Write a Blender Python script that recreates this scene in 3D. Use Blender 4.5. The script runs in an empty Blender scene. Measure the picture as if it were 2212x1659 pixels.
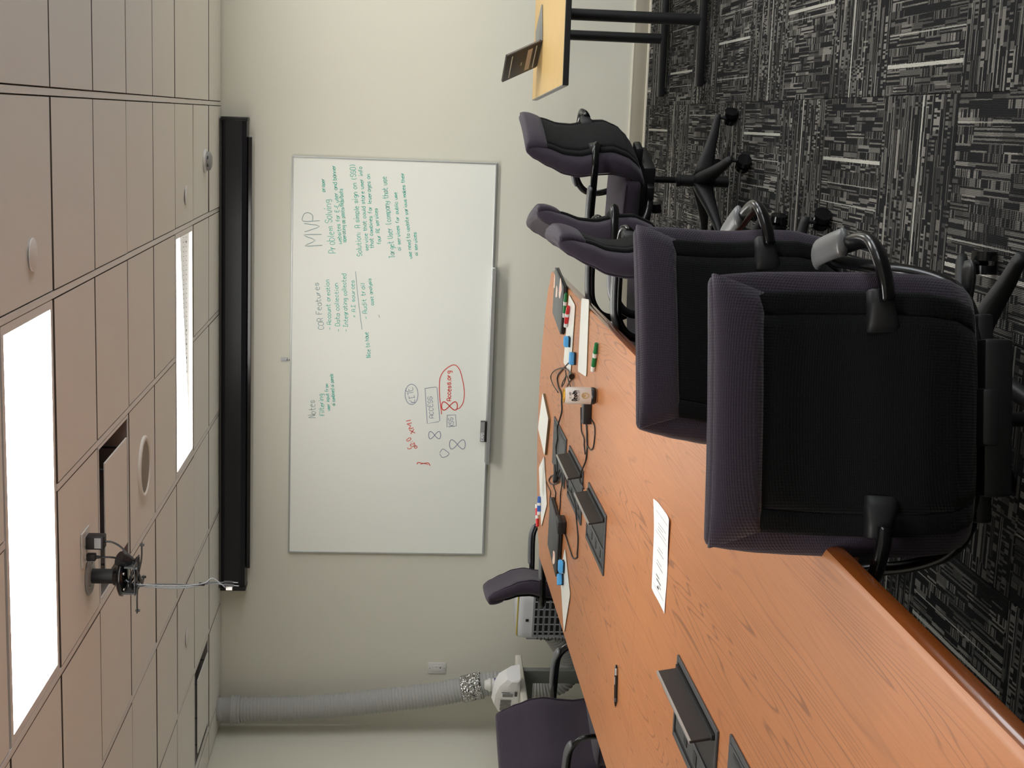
import bpy, bmesh, math, random
from mathutils import Vector, Matrix
random.seed(7)
SC = bpy.context.scene
COL = SC.collection
PI = math.pi

# ------------------------------------------------------------------ camera
CF, CYAW, CPIT, CROL = 3101.0, -0.18211, -0.08289, 0.0232
CP = Vector((1.23676, -8.68637, 1.47824))
H = 2.524                                        # ceiling height
_f = Vector((math.sin(CYAW)*math.cos(CPIT), math.cos(CYAW)*math.cos(CPIT), math.sin(CPIT)))
_r = Vector((math.cos(CYAW), -math.sin(CYAW), 0)); _u = _r.cross(_f)
FW = _f; RT = math.cos(CROL)*_r + math.sin(CROL)*_u; UP = -math.sin(CROL)*_r + math.cos(CROL)*_u
cd = bpy.data.cameras.new('camera'); cam = bpy.data.objects.new('camera', cd); COL.objects.link(cam)
cd.sensor_width = 36; cd.sensor_fit = 'HORIZONTAL'; cd.lens = CF/2212*36; cd.clip_start = 0.05; cd.clip_end = 60
M = Matrix.Identity(4)
for i in range(3):
    M[i][0] = -UP[i]; M[i][1] = RT[i]; M[i][2] = -FW[i]; M[i][3] = CP[i]
cam.matrix_world = M
SC.camera = cam

# ------------------------------------------------------------------ world, exposure
w = bpy.data.worlds.new('world'); SC.world = w; w.use_nodes = True
w.node_tree.nodes['Background'].inputs[0].default_value = (0.8, 0.85, 1, 1)
w.node_tree.nodes['Background'].inputs[1].default_value = 0.3
SC.view_settings.view_transform = 'Standard'; SC.view_settings.look = 'None'
SC.view_settings.gamma = 1; SC.view_settings.use_curve_mapping = False
SC.view_settings.exposure = 0.13
LAMP = 13.6                                       # strength of the lit diffusers

FILL = 44.0                                       # watts per fill light, added behind invented openings in the unseen right wall

def ray(px, py):
    return FW + RT*((829.5-py)/CF) + UP*((1106-px)/CF)
def atz(px, py, z):
    d = ray(px, py); return CP + d*((z-CP.z)/d.z)
def aty(px, py, y):
    d = ray(px, py); return CP + d*((y-CP.y)/d.y)
def atx(px, py, x):
    d = ray(px, py); return CP + d*((x-CP.x)/d.x)

# ------------------------------------------------------------------ materials
def lin(c):
    return tuple(((v/255)/12.92 if v/255 <= .04045 else ((v/255+.055)/1.055)**2.4) for v in c)
MAT = {}
class NT:
    def __init__(s, m): s.t = m.node_tree; s.n = s.t.nodes; s.l = s.t.links
    def new(s, ty, **k):
        o = s.n.new(ty)
        for a, v in k.items():
            if a.startswith('i_'):
                key = a[2:]; o.inputs[int(key) if key.isdigit() else key.replace('_', ' ')].default_value = v
            else: setattr(o, a, v)
        return o
    def link(s, a, b): s.l.new(a, b)
    def math(s, op, a, b=None, c=None):
        o = s.n.new('ShaderNodeMath'); o.operation = op
        for i, v in enumerate((a, b, c)):
            if v is None: continue
            if isinstance(v, (int, float)): o.inputs[i].default_value = v
            else: s.l.new(v, o.inputs[i])
        return o.outputs[0]
    def xyz(s, x, y, z=0.0):
        o = s.n.new('ShaderNodeCombineXYZ')
        for i, v in enumerate((x, y, z)):
            if isinstance(v, (int, float)): o.inputs[i].default_value = v
            else: s.l.new(v, o.inputs[i])
        return o.outputs[0]
    def mix(s, f, a, b):
        o = s.n.new('ShaderNodeMix'); o.data_type = 'RGBA'
        for i, v in ((0, f), (6, a), (7, b)):
            if isinstance(v, (int, float)): o.inputs[i].default_value = v
            elif isinstance(v, tuple): o.inputs[i].default_value = (*v[:3], 1)
            else: s.l.new(v, o.inputs[i])
        return o.outputs[2]
def mat(name, col=(.5, .5, .5), rough=.5, metal=0, spec=.5, bump=None, var=None, coat=0, emit=None, sheen=0, aniso=None):
    """col is linear; bump=(scale,dist); var=(scale,amount) value variation"""
    m = bpy.data.materials.new(name); m.use_nodes = True; t = NT(m); b = t.n['Principled BSDF']
    b.inputs['Base Color'].default_value = (*col, 1); b.inputs['Roughness'].default_value = rough
    b.inputs['Metallic'].default_value = metal; b.inputs['Specular IOR Level'].default_value = spec
    b.inputs['Coat Weight'].default_value = coat; b.inputs['Sheen Weight'].default_value = sheen
    if sheen: b.inputs['Sheen Roughness'].default_value = .5
    tc = t.new('ShaderNodeTexCoord')
    if emit:
        b.inputs['Emission Color'].default_value = (*emit[0], 1); b.inputs['Emission Strength'].default_value = emit[1]
    if var:
        nz = t.new('ShaderNodeTexNoise', i_Scale=var[0], i_Detail=4.0); t.link(tc.outputs['Object'], nz.inputs['Vector'])
        f = t.math('MULTIPLY_ADD', nz.outputs[0], 2*var[1], 1-var[1])
        hs = t.new('ShaderNodeHueSaturation'); hs.inputs['Color'].default_value = (*col, 1); t.link(f, hs.inputs['Value'])
        t.link(hs.outputs[0], b.inputs['Base Color'])
    if bump:
        nz = t.new('ShaderNodeTexNoise', i_Scale=bump[0], i_Detail=3.0); t.link(tc.outputs['Object'], nz.inputs['Vector'])
        bp = t.new('ShaderNodeBump', i_Strength=.6, i_Distance=bump[1]); t.link(nz.outputs[0], bp.inputs['Height'])
        t.link(bp.outputs[0], b.inputs['Normal'])
    MAT[name] = m; return m

WALLC = lin((224, 222, 208))
mat('wall_paint', WALLC, .75, spec=.25, bump=(180, .0006), var=(1.5, .015))
mat('tile_edge_shade', lin((84, 76, 68)), .95)  # raw fibre edge, its brown darkened to paint the shade in the joints
mat('ceiling_tile', lin((240, 238, 232)), .9, spec=.1, bump=(320, .0006), var=(3, .02))
mat('grid_metal', lin((236, 232, 228)), .5, spec=.3)
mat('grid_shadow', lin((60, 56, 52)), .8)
mat('plenum', lin((90, 84, 80)), .9)
mat('white_plastic', lin((222, 222, 218)), .4)
mat('grey_plastic', lin((150, 150, 150)), .45)
mat('grey_cord', lin((120, 124, 128)), .4)
mat('base_vinyl', lin((170, 163, 146)), .5, var=(6, .04))
mat('base_lip', lin((222, 216, 198)), .5)
mat('black_metal', lin((26, 26, 28)), .4, spec=.5)
mat('black_plastic', lin((24, 24, 26)), .42, spec=.5, var=(20, .1))
mat('black_gloss', lin((14, 14, 16)), .2, spec=.6)
mat('black_satin', lin((22, 22, 24)), .55, bump=(900, .0002))
mat('charcoal', lin((62, 64, 66)), .5)
mat('screen_case', lin((24, 25, 32)), .35, spec=.5)
mat('screen_case_side', lin((66, 64, 60)), .5)
mat('pad_grey', lin((112, 114, 116)), .33, spec=.55)
mat('board', lin((246, 248, 240)), .22, spec=.5, var=(2.5, .012))
mat('aluminium', lin((196, 200, 200)), .32, metal=.75)
mat('dark_alu', lin((70, 74, 74)), .4, metal=.6)
mat('steel', lin((170, 172, 174)), .25, metal=1)
mat('ink_teal', lin((50, 186, 166)), .6)
mat('ink_slate', lin((118, 150, 150)), .6)
mat('ink_blue', lin((122, 132, 158)), .6)
mat('ink_red', lin((222, 72, 58)), .6)
mat('ink_black', lin((20, 20, 20)), .6)
mat('ink_grey', lin((120, 120, 118)), .6)
mat('maple', lin((214, 180, 120)), .45, spec=.35, var=(9, .05))
mat('laptop_grey', lin((126, 128, 128)), .38, metal=.2)
mat('laptop_under', lin((52, 46, 44)), .5)
mat('rubber_light', lin((196, 190, 176)), .6)
mat('label_tan', lin((186, 164, 146)), .5)
mat('lapboard', lin((240, 240, 232)), .3, spec=.5)
mat('lapboard_edge', lin((104, 84, 56)), .7)
mat('green', lin((18, 118, 62)), .35)
mat('red', lin((206, 34, 36)), .35)
mat('blue_ink', lin((44, 96, 176)), .35)
mat('foam_blue', lin((84, 166, 226)), .85)
mat('foam_felt', lin((24, 34, 44)), .95)
mat('paper', lin((240, 240, 240)), .8, spec=.2)
mat('can_white', lin((216, 212, 206)), .3, spec=.5)
mat('can_black', lin((22, 22, 22)), .35)
mat('gold', lin((226, 176, 56)), .28, metal=.8)
mat('gold_ink', lin((190, 160, 96)), .6)
mat('sticker', lin((240, 214, 196)), .5)
mat('hose', lin((176, 176, 174)), .5, spec=.4)
mat('ac_white', lin((226, 228, 232)), .4)
mat('ac_grey', lin((168, 170, 176)), .45)
mat('ac_dark', lin((30, 34, 34)), .6)
mat('yellow', lin((200, 178, 60)), .5)
mat('label_blue', lin((30, 44, 128)), .45)
mat('lime', lin((196, 206, 60)), .5)
mat('stand_white', lin((216, 212, 200)), .4)
mat('stand_grey', lin((118, 120, 116)), .45, metal=.2)
mat('door_brown', lin((96, 46, 26)), .5, var=(5, .1))
mat('rust', lin((150, 90, 40)), .9)
mat('screen_white', lin((235, 236, 236)), .3, spec=.5)

def foil():
    m = mat('foil', lin((205, 205, 205)), .18, metal=1); t = NT(m); b = t.n['Principled BSDF']
    tc = t.new('ShaderNodeTexCoord'); v = t.new('ShaderNodeTexVoronoi', i_Scale=60.0); t.link(tc.outputs['Object'], v.inputs['Vector'])
    bp = t.new('ShaderNodeBump', i_Strength=1.0, i_Distance=.01); t.link(v.outputs['Distance'], bp.inputs['Height']); t.link(bp.outputs[0], b.inputs['Normal'])
foil()

def lamp():
    m = bpy.data.materials.new('lit_diffuser'); m.use_nodes = True; t = NT(m); t.n.remove(t.n['Principled BSDF'])
    e = t.new('ShaderNodeEmission'); e.inputs[0].default_value = (1, .99, .96, 1); e.inputs[1].default_value = LAMP
    t.link(e.outputs[0], t.n['Material Output'].inputs[0]); MAT['lit_diffuser'] = m
lamp()

def fabric(name, col, sheen=.2):
    m = mat(name, col, .85, spec=.12, sheen=sheen); t = NT(m); b = t.n['Principled BSDF']
    tc = t.new('ShaderNodeTexCoord'); sp = t.new('ShaderNodeSeparateXYZ'); t.link(tc.outputs['Object'], sp.inputs[0])
    k = 2*PI/.0052
    a = t.math('SINE', t.math('MULTIPLY', sp.outputs[0], k))
    zz = t.math('ADD', sp.outputs[2], sp.outputs[1])
    c = t.math('SINE', t.math('MULTIPLY', zz, k*1.25))
    h = t.math('MULTIPLY_ADD', a, .35, t.math('MULTIPLY', c, .5))
    nz = t.new('ShaderNodeTexNoise', i_Scale=500.0); t.link(tc.outputs['Object'], nz.inputs['Vector'])
    h2 = t.math('ADD', h, nz.outputs[0])
    f = t.math('MULTIPLY_ADD', h2, .12, .94)
    hs = t.new('ShaderNodeHueSaturation'); hs.inputs['Color'].default_value = (*col, 1); t.link(f, hs.inputs['Value'])
    t.link(hs.outputs[0], b.inputs['Base Color'])
    bp = t.new('ShaderNodeBump', i_Strength=.5, i_Distance=.0012); t.link(h2, bp.inputs['Height']); t.link(bp.outputs[0], b.inputs['Normal'])
fabric('chair_fabric', lin((60, 52, 64)))
fabric('shell_fabric', lin((15, 16, 17)), .06)

def wood():
    m = mat('cherry', (.5, .2, .1), .36, spec=.3); t = NT(m); b = t.n['Principled BSDF']
    tc = t.new('ShaderNodeTexCoord')
    mp = t.new('ShaderNodeMapping'); mp.inputs['Scale'].default_value = (1, .055, 1); t.link(tc.outputs['Object'], mp.inputs[0])
    n1 = t.new('ShaderNodeTexNoise', i_Scale=4.2, i_Detail=2.5, i_Distortion=.35); t.link(mp.outputs[0], n1.inputs['Vector'])
    # growth rings: iso-lines of a stretched noise give cathedral figures
    r = t.math('MULTIPLY', n1.outputs[0], 52.0)
    fr = t.math('FRACT', r)
    d = t.math('ABSOLUTE', t.math('SUBTRACT', fr, .5))
    ln = t.new('ShaderNodeMapRange'); ln.inputs[1].default_value = .0; ln.inputs[2].default_value = .13; ln.inputs[3].default_value = 1; ln.inputs[4].default_value = 0; t.link(d, ln.inputs[0])
    mp2 = t.new('ShaderNodeMapping'); mp2.inputs['Scale'].default_value = (1, .03, 1); t.link(tc.outputs['Object'], mp2.inputs[0])
    n2 = t.new('ShaderNodeTexNoise', i_Scale=170.0, i_Detail=4.0); t.link(mp2.outputs[0], n2.inputs['Vector'])
    n3 = t.new('ShaderNodeTexNoise', i_Scale=1.6, i_Detail=3.0); t.link(mp.outputs[0], n3.inputs['Vector'])
    brk = t.new('ShaderNodeTexNoise', i_Scale=9.0); t.link(mp.outputs[0], brk.inputs['Vector'])
    amt = t.math('MULTIPLY', ln.outputs[0], t.math('MULTIPLY', t.math('MAXIMUM', t.math('SUBTRACT', brk.outputs[0], .33), 0.0), 2.6))
    c1 = t.mix(n3.outputs[0], lin((182, 116, 72)), lin((206, 140, 90)))
    fine = t.math('MULTIPLY_ADD', n2.outputs[0], .5, -.12)
    c2 = t.mix(fine, c1, lin((140, 80, 54)))
    c3 = t.mix(t.math('MINIMUM', amt, .5), c2, lin((96, 58, 44)))
    t.link(c3, b.inputs['Base Color'])
    bp = t.new('ShaderNodeBump', i_Strength=.18, i_Distance=.0008); t.link(n2.outputs[0], bp.inputs['Height']); t.link(bp.outputs[0], b.inputs['Normal'])
    m = mat('cherry_edge', lin((132, 68, 24)), .2, spec=.55, var=(30, .12), coat=.6)
wood()

def carpet():
    m = mat('carpet', (.03, .03, .03), .95, spec=.1); t = NT(m); b = t.n['Principled BSDF']
    tc = t.new('ShaderNodeTexCoord'); oi = t.new('ShaderNodeObjectInfo')
    rnd = t.math('MULTIPLY', oi.outputs['Random'], 97.0)
    sp = t.new('ShaderNodeSeparateXYZ'); t.link(tc.outputs['Object'], sp.inputs[0])
    wob = t.new('ShaderNodeTexNoise', i_Scale=90.0); t.link(tc.outputs['Object'], wob.inputs['Vector'])
    wv = t.math('MULTIPLY_ADD', wob.outputs[0], .004, -.002)
    u = t.math('ADD', sp.outputs[0], 5.0); v = t.math('ADD', t.math('ADD', sp.outputs[1], 5.0), wv)
    def wn(a, bb, cc):
        o = t.new('ShaderNodeTexWhiteNoise', noise_dimensions='3D'); t.link(t.xyz(a, bb, cc), o.inputs[0]); return o.outputs[0]
    def cell(x, s): return t.math('FLOOR', t.math('DIVIDE', x, s))
    # bands of varied width running along u
    band = cell(v, .022); rb = wn(band, 3.1, rnd)
    seg = t.math('FLOOR', t.math('ADD', t.math('DIVIDE', u, t.math('MULTIPLY_ADD', rb, .14, .05)), t.math('MULTIPLY', rb, 7.0)))
    blk = wn(seg, band, rnd)                       # level of the block
    blk2 = wn(seg, band, t.math('ADD', rnd, 9.0))  # kind of the block
    thin = cell(v, .0052); rt = wn(thin, seg, t.math('ADD', rnd, 4.0))
    cross = wn(cell(u, .0058), band, t.math('ADD', seg, rnd))
    pick = t.math('GREATER_THAN', blk2, .62)
    lines = t.math('GREATER_THAN', rt, .58); crs = t.math('GREATER_THAN', cross, .55)
    pat = t.math('ADD', t.math('MULTIPLY', lines, t.math('SUBTRACT', 1.0, pick)), t.math('MULTIPLY', crs, pick))
    # darker and lighter zones
    zone = wn(cell(u, .1), cell(v, .075), t.math('ADD', rnd, 2.0))
    lvl = t.math('MULTIPLY', t.math('MULTIPLY', pat, t.math('MULTIPLY_ADD', blk, .75, .25)), t.math('MULTIPLY_ADD', zone, .8, .4))
    # loop pile
    rib = t.math('SINE', t.math('MULTIPLY', v, 2*PI/.0042)); pil = t.new('ShaderNodeTexNoise', i_Scale=420.0, i_Detail=2.0); t.link(tc.outputs['Object'], pil.inputs['Vector'])
    ribs = t.math('MULTIPLY_ADD', rib, .18, t.math('MULTIPLY_ADD', pil.outputs[0], .9, .42))
    lvl2 = t.math('MULTIPLY', lvl, ribs)
    # bright accent yarns running the whole tile
    def accent(pos_seed, wdt, lo, hi):
        rr = t.new('ShaderNodeTexWhiteNoise', noise_dimensions='2D'); t.link(t.xyz(rnd, pos_seed), rr.inputs[0])
        c = t.math('MULTIPLY_ADD', rr.outputs[0], hi-lo, lo)
        return t.math('LESS_THAN', t.math('ABSOLUTE', t.math('SUBTRACT', t.math('ADD', sp.outputs[1], wv), c)), wdt)
    a1 = t.math('MULTIPLY', accent(1.0, .0055, -.22, .22), .95); a2 = t.math('MULTIPLY', accent(2.0, .0022, -.26, .0), .6); a3 = t.math('MULTIPLY', accent(5.0, .0018, .0, .27), .5)
    acc = t.math('MAXIMUM', a1, t.math('MAXIMUM', a2, a3))
    ca = t.mix(t.math('MINIMUM', lvl2, 1.0), lin((33, 33, 34)), lin((142, 139, 132)))
    cb = t.mix(t.math('MULTIPLY', acc, t.math('MULTIPLY_ADD', pil.outputs[0], .7, .5)), ca, lin((196, 194, 184)))
    t.link(cb, b.inputs['Base Color'])
    hgt = t.math('ADD', t.math('MULTIPLY', rib, .4), pil.outputs[0])
    bp = t.new('ShaderNodeBump', i_Strength=.7, i_Distance=.003); t.link(hgt, bp.inputs['Height']); t.link(bp.outputs[0], b.inputs['Normal'])
carpet()

# ------------------------------------------------------------------ mesh helpers
def obj(name, bm, m, parent=None, smooth=False, loc=None, mats=None):
    me = bpy.data.meshes.new(name)
    bmesh.ops.recalc_face_normals(bm, faces=bm.faces)
    bm.to_mesh(me); bm.free()
    for x in (mats or [m]): me.materials.append(MAT[x])
    if smooth:
        for p in me.polygons: p.use_smooth = True
    o = bpy.data.objects.new(name, me); COL.objects.link(o)
    if parent: o.parent = parent
    if loc is not None: o.location = loc
    return o
def flatbig(o, ang=.6):
    """smooth only where the faces meet at a shallow angle"""
    me = o.data; me.polygons.foreach_set('use_smooth', [True]*len(me.polygons))
    bm = bmesh.new(); bm.from_mesh(me)
    for e in bm.edges:
        if len(e.link_faces) == 2 and e.calc_face_angle(0) > ang: e.smooth = False
    bm.to_mesh(me); bm.free(); return o
def tag(o, label=None, cat=None, group=None, kind=None):
    if label: o['label'] = label
    if cat: o['category'] = cat
    if group: o['group'] = group
    if kind: o['kind'] = kind
    return o
def empty(name, loc=(0, 0, 0), rz=0, label=None, cat=None, group=None):
    o = bpy.data.objects.new(name, None); COL.objects.link(o); o.location = loc; o.rotation_euler = (0, 0, rz)
    o.empty_display_size = .05
    return tag(o, label, cat, group)
def copy_tree(o, parent=None):
    c = o.copy(); COL.objects.link(c)
    if parent: c.parent = parent
    for ch in list(o.children): copy_tree(ch, c)
    return c
def BM(): return bmesh.new()
def box(bm, x0, x1, y0, y1, z0, z1, bev=0, seg=2, mtx=None):
    r = bmesh.ops.create_cube(bm, size=1); vs = r['verts']
    T = Matrix.Translation(((x0+x1)/2, (y0+y1)/2, (z0+z1)/2)) @ Matrix.Diagonal((x1-x0, y1-y0, z1-z0, 1))
    bmesh.ops.transform(bm, matrix=T, verts=vs)
    if bev:
        es = list({e for v in vs for e in v.link_edges})
        q = bmesh.ops.bevel(bm, geom=es, offset=bev, segments=seg, affect='EDGES', profile=.5)
        vs = list({v for f in q['faces'] for v in f.verts} | {v for v in vs if v.is_valid})
    if mtx is not None: bmesh.ops.transform(bm, matrix=mtx, verts=[v for v in vs if v.is_valid])
    return bm
def boxo(name, x0, x1, y0, y1, z0, z1, m, parent=None, bev=0, seg=2, smooth=None):
    o = obj(name, box(BM(), x0, x1, y0, y1, z0, z1, bev, seg), m, parent)
    if bev: flatbig(o)
    return o
def cyl(bm, p0, p1, r0, r1=None, n=20, caps=True):
    p0 = Vector(p0); p1 = Vector(p1); r1 = r0 if r1 is None else r1
    d = (p1-p0).normalized(); a = d.orthogonal().normalized(); b = d.cross(a)
    A = []; B = []
    for i in range(n):
        t = 2*PI*i/n; q = a*math.cos(t)+b*math.sin(t)
        A.append(bm.verts.new(p0+q*r0)); B.append(bm.verts.new(p1+q*r1))
    for i in range(n): bm.faces.new((A[i], A[(i+1) % n], B[(i+1) % n], B[i]))
    if caps: bm.faces.new(A[::-1]); bm.faces.new(B)
    return bm
def catmull(P, k=6):
    P = [Vector(p) for p in P]; out = []
    Q = [2*P[0]-P[1]]+P+[2*P[-1]-P[-2]]
    for i in range(1, len(Q)-2):
        for j in range(k):
            t = j/k; a, b, c, d = Q[i-1:i+3]
            out.append(.5*((2*b)+(c-a)*t+(2*a-5*b+4*c-d)*t*t+(-a+3*b-3*c+d)*t**3))
    out.append(P[-1]); return out
def tube(bm, P, r, n=10, k=6, sx=1, sy=1, caps=True, up=None, smoothpath=True, rf=None):
    """swept tube; sx, sy flatten the section"""
    pts = catmull(P, k) if smoothpath and len(P) > 2 else [Vector(p) for p in P]
    rings = []; prev = None
    for i, p in enumerate(pts):
        d = (pts[min(i+1, len(pts)-1)]-pts[max(i-1, 0)])
        if d.length < 1e-9: d = Vector((0, 0, 1))
        d.normalize()
        if up is not None:
            u = Vector(up); a = (u-d*u.dot(d))
            a = a.normalized() if a.length > 1e-4 else (prev or d.orthogonal().normalized())
        else:
            a = d.orthogonal().normalized() if prev is None else (prev-d*prev.dot(d)).normalized()
        prev = a; b = d.cross(a); rr = r if rf is None else rf(i/(len(pts)-1))
        rings.append([bm.verts.new(p+a*math.cos(2*PI*j/n)*rr*sx+b*math.sin(2*PI*j/n)*rr*sy) for j in range(n)])
    for A, B in zip(rings, rings[1:]):
        for j in range(n): bm.faces.new((A[j], A[(j+1) % n], B[(j+1) % n], B[j]))
    if caps: bm.faces.new(rings[0][::-1]); bm.faces.new(rings[-1])
    return bm
def lathe(bm, prof, n=32, c=(0, 0, 0)):
    rings = []
    for r, z in prof:
        if r < 1e-6: rings.append([bm.verts.new((c[0], c[1], c[2]+z))])
        else: rings.append([bm.verts.new((c[0]+r*math.cos(2*PI*j/n), c[1]+r*math.sin(2*PI*j/n), c[2]+z)) for j in range(n)])
    for A, B in zip(rings, rings[1:]):
        for j in range(n):
            a0 = A[j % len(A)]; a1 = A[(j+1) % len(A)]; b0 = B[j % len(B)]; b1 = B[(j+1) % len(B)]
            f = []
            for v in (a0, a1, b1, b0):
                if v not in f: f.append(v)
            if len(f) > 2: bm.faces.new(f)
    return bm
def prism(bm, poly, z0, z1):
    A = [bm.verts.new((p[0], p[1], z0)) for p in poly]; B = [bm.verts.new((p[0], p[1], z1)) for p in poly]
    n = len(poly); bm.faces.new(A[::-1]); bm.faces.new(B)
    for i in range(n): bm.faces.new((A[i], A[(i+1) % n], B[(i+1) % n], B[i]))
    return bm
def superring(w, t, n=28, e=3.2):
    out = []
    for i in range(n):
        a = 2*PI*i/n; c, s = math.cos(a), math.sin(a)
        out.append((w*math.copysign(abs(c)**(2/e), c), t*math.copysign(abs(s)**(2/e), s)))
    return out
def loft(bm, rings, caps=True):
    R = [[bm.verts.new(p) for p in r] for r in rings]; n = len(R[0])
    for A, B in zip(R, R[1:]):
        for j in range(n): bm.faces.new((A[j], A[(j+1) % n], B[(j+1) % n], B[j]))
    if caps: bm.faces.new(R[0][::-1]); bm.faces.new(R[-1])
    return bm
def interp(tab, z):
    """tab rows sorted by first column"""
    if z <= tab[0][0]: return tab[0][1:]
    for a, b in zip(tab, tab[1:]):
        if z <= b[0]:
            t = (z-a[0])/(b[0]-a[0]); t = t*t*(3-2*t)*.5+t*.5
            return [x+(y-x)*t for x, y in zip(a[1:], b[1:])]
    return tab[-1][1:]

# ------------------------------------------------------------------ handwriting: small single-stroke alphabet
G = {
'a':'34 14 03 02 11 21 32 34 31','b':'06 01 21 32 33 24 04','c':'33 24 14 03 02 11 21 32','d':'36 31 11 02 03 14 34','e':'03 33 24 14 03 02 11 31',
'f':'36 26 15 11|04 24','g':'34 14 03 12 32|34 30 10 0.','h':'06 01|03 14 24 33 31','i':'14 11|15 16','j':'24 20 10|25 26','k':'06 01|34 02 31',
'l':'16 11','m':'01 04 13 23 21|23 34 43 41','n':'01 04|03 14 24 33 31','o':'14 03 02 11 21 32 33 24 14','p':'04 00|04 24 33 32 21 01','q':'34 30|34 14 03 02 11 31',
'r':'01 04|02 14 24','s':'33 24 14 03 32 21 11 02','t':'16 12 21 31|04 34','u':'04 02 11 21 32|34 31','v':'04 11 21 34','w':'04 01 22 31 44','x':'04 31|34 01','y':'04 12 32|34 31 20 00','z':'04 34 01 31',
'A':'01 05 16 26 35 31|03 33','B':'01 06 26 35 24 04|24 33 32 21 01','C':'35 26 16 05 02 11 21 32','D':'01 06 26 35 32 21 01','E':'36 06 01 31|04 24','F':'36 06 01|04 24','I':'06 36|16 11|01 31',
'K':'06 01|36 03 31','L':'06 01 31','M':'01 06 23 46 41','N':'01 06 31 36','O':'16 05 02 11 21 32 35 26 16','P':'01 06 26 35 34 23 03','S':'35 26 16 05 04 33 32 21 11 02','T':'06 36|26 21',
'U':'06 02 11 21 32 36','V':'06 21 36','X':'06 31|36 01','H':'06 01|36 31|04 34','R':'01 06 26 35 34 23 03|23 31',
'8':'14 05 16 26 35 24 14 03 02 11 21 32 33 24','-':'03 33','.':'11 21','(':'26 15 12 21',')':'16 25 22 11',',':'21 10','/':'01 36',':':'13 14|11 12','>':'04 23 02','|':'17 10','1':'16 11','2':'05 26 34 01 31','0':'16 05 02 11 21 32 35 26 16','{':'36 26 24 13 22 20 30','}':'06 16 14 23 12 10 00'}
def glyph(c):
    out = []
    for st in G.get(c, '').split('|'):
        pts = []
        for q in st.split():
            if '.' in q: continue
            pts.append((int(q[0])/4, (int(q[1])-1)/5))
        if len(pts) > 1: out.append(pts)
    return out
def strokes(text, jitter=.05):
    """polylines in units of cap height, total advance"""
    x = 0; out = []
    for c in text:
        if c == ' ': x += .62; continue
        wdt = {'m': 1.0, 'w': 1.0, 'M': 1.05, 'i': .42, 'l': .42, '1': .4, '.': .4, '-': .8}.get(c, .8)
        k = 1+random.uniform(-.1, .1); dy = random.uniform(-jitter, jitter)
        off = -.25 if c in 'il.1:|' else 0
        for pl in glyph(c):
            out.append([(x+(px+off*.5)*.78+py*.06+random.uniform(-jitter, jitter)*.5, py*k+dy+random.uniform(-jitter, jitter)*.5) for px, py in pl])
        x += wdt+random.uniform(-.04, .06)
    return out, x
def ribbon(bm, pts, wdt, z=0, smooth=True):
    """flat ribbon in a 2D frame, returned at (x, y, z) with round-ish joints"""
    P = [Vector((p[0], p[1], 0)) for p in pts]
    if smooth and len(P) > 2: P = catmull(P, 3)
    L = []; R = []
    for i, p in enumerate(P):
        d = P[min(i+1, len(P)-1)]-P[max(i-1, 0)]
        if d.length < 1e-9: d = Vector((1, 0, 0))
        d.normalize(); nrm = Vector((-d.y, d.x, 0))*wdt/2
        L.append(bm.verts.new((p+nrm)[:2]+(z,))); R.append(bm.verts.new((p-nrm)[:2]+(z,)))
    for i in range(len(P)-1): bm.faces.new((L[i], R[i], R[i+1], L[i+1]))
def writing(name, text, m, height, wdt, frame, parent, length=None, jitter=.05):
    """frame maps (x, y) metres on the surface to the parent's space"""
    bm = BM(); st, adv = strokes(text, jitter); sx = height if not length else length/adv
    for pl in st: ribbon(bm, [(a*sx, b*height) for a, b in pl], wdt)
    bmesh.ops.transform(bm, matrix=frame, verts=bm.verts)
    return obj(name, bm, m, parent)
def frame3(o, ex, ey):
    ex = Vector(ex).normalized(); ey = Vector(ey); ey = (ey-ex*ey.dot(ex)).normalized(); ez = ex.cross(ey)
    return Matrix(((ex.x, ey.x, ez.x, o[0]), (ex.y, ey.y, ez.y, o[1]), (ex.z, ey.z, ez.z, o[2]), (0, 0, 0, 1)))

# ================================================================== THE ROOM
XL, XR, YB = -2.60, 4.90, -10.5
GX = [1.878-.6096*i for i in range(-4, 8)]       # grid lines across the room
GY = [-4.2199+.6096*k for k in range(-9, 7)]
GX = sorted([x for x in GX if XL < x < XR]); GY = sorted([y for y in GY if YB < y < 0])
XS = [XL]+GX+[XR]; YS = [YB]+GY+[0]
tag(boxo('wall_back', XL-.1, XR+.1, 0, .1, 0, H+.3, 'wall_paint'), kind='structure')
tag(boxo('wall_left', XL-.1, XL, YB, 0, 0, H+.3, 'wall_paint'), kind='structure')
bm = BM(); WZ0, WZ1 = .75, 2.05; WY = [(-1.0, -3.4), (-3.9, -6.3), (-6.8, -9.2)]
box(bm, XR, XR+.1, YB, 0, 0, WZ0); box(bm, XR, XR+.1, YB, 0, WZ1, H+.3)
for a, b_ in ((0, -1.0), (-3.4, -3.9), (-6.3, -6.8), (-9.2, YB)): box(bm, XR, XR+.1, b_, a, WZ0, WZ1)
tag(obj('wall_right', bm, 'wall_paint'), kind='structure')
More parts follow.
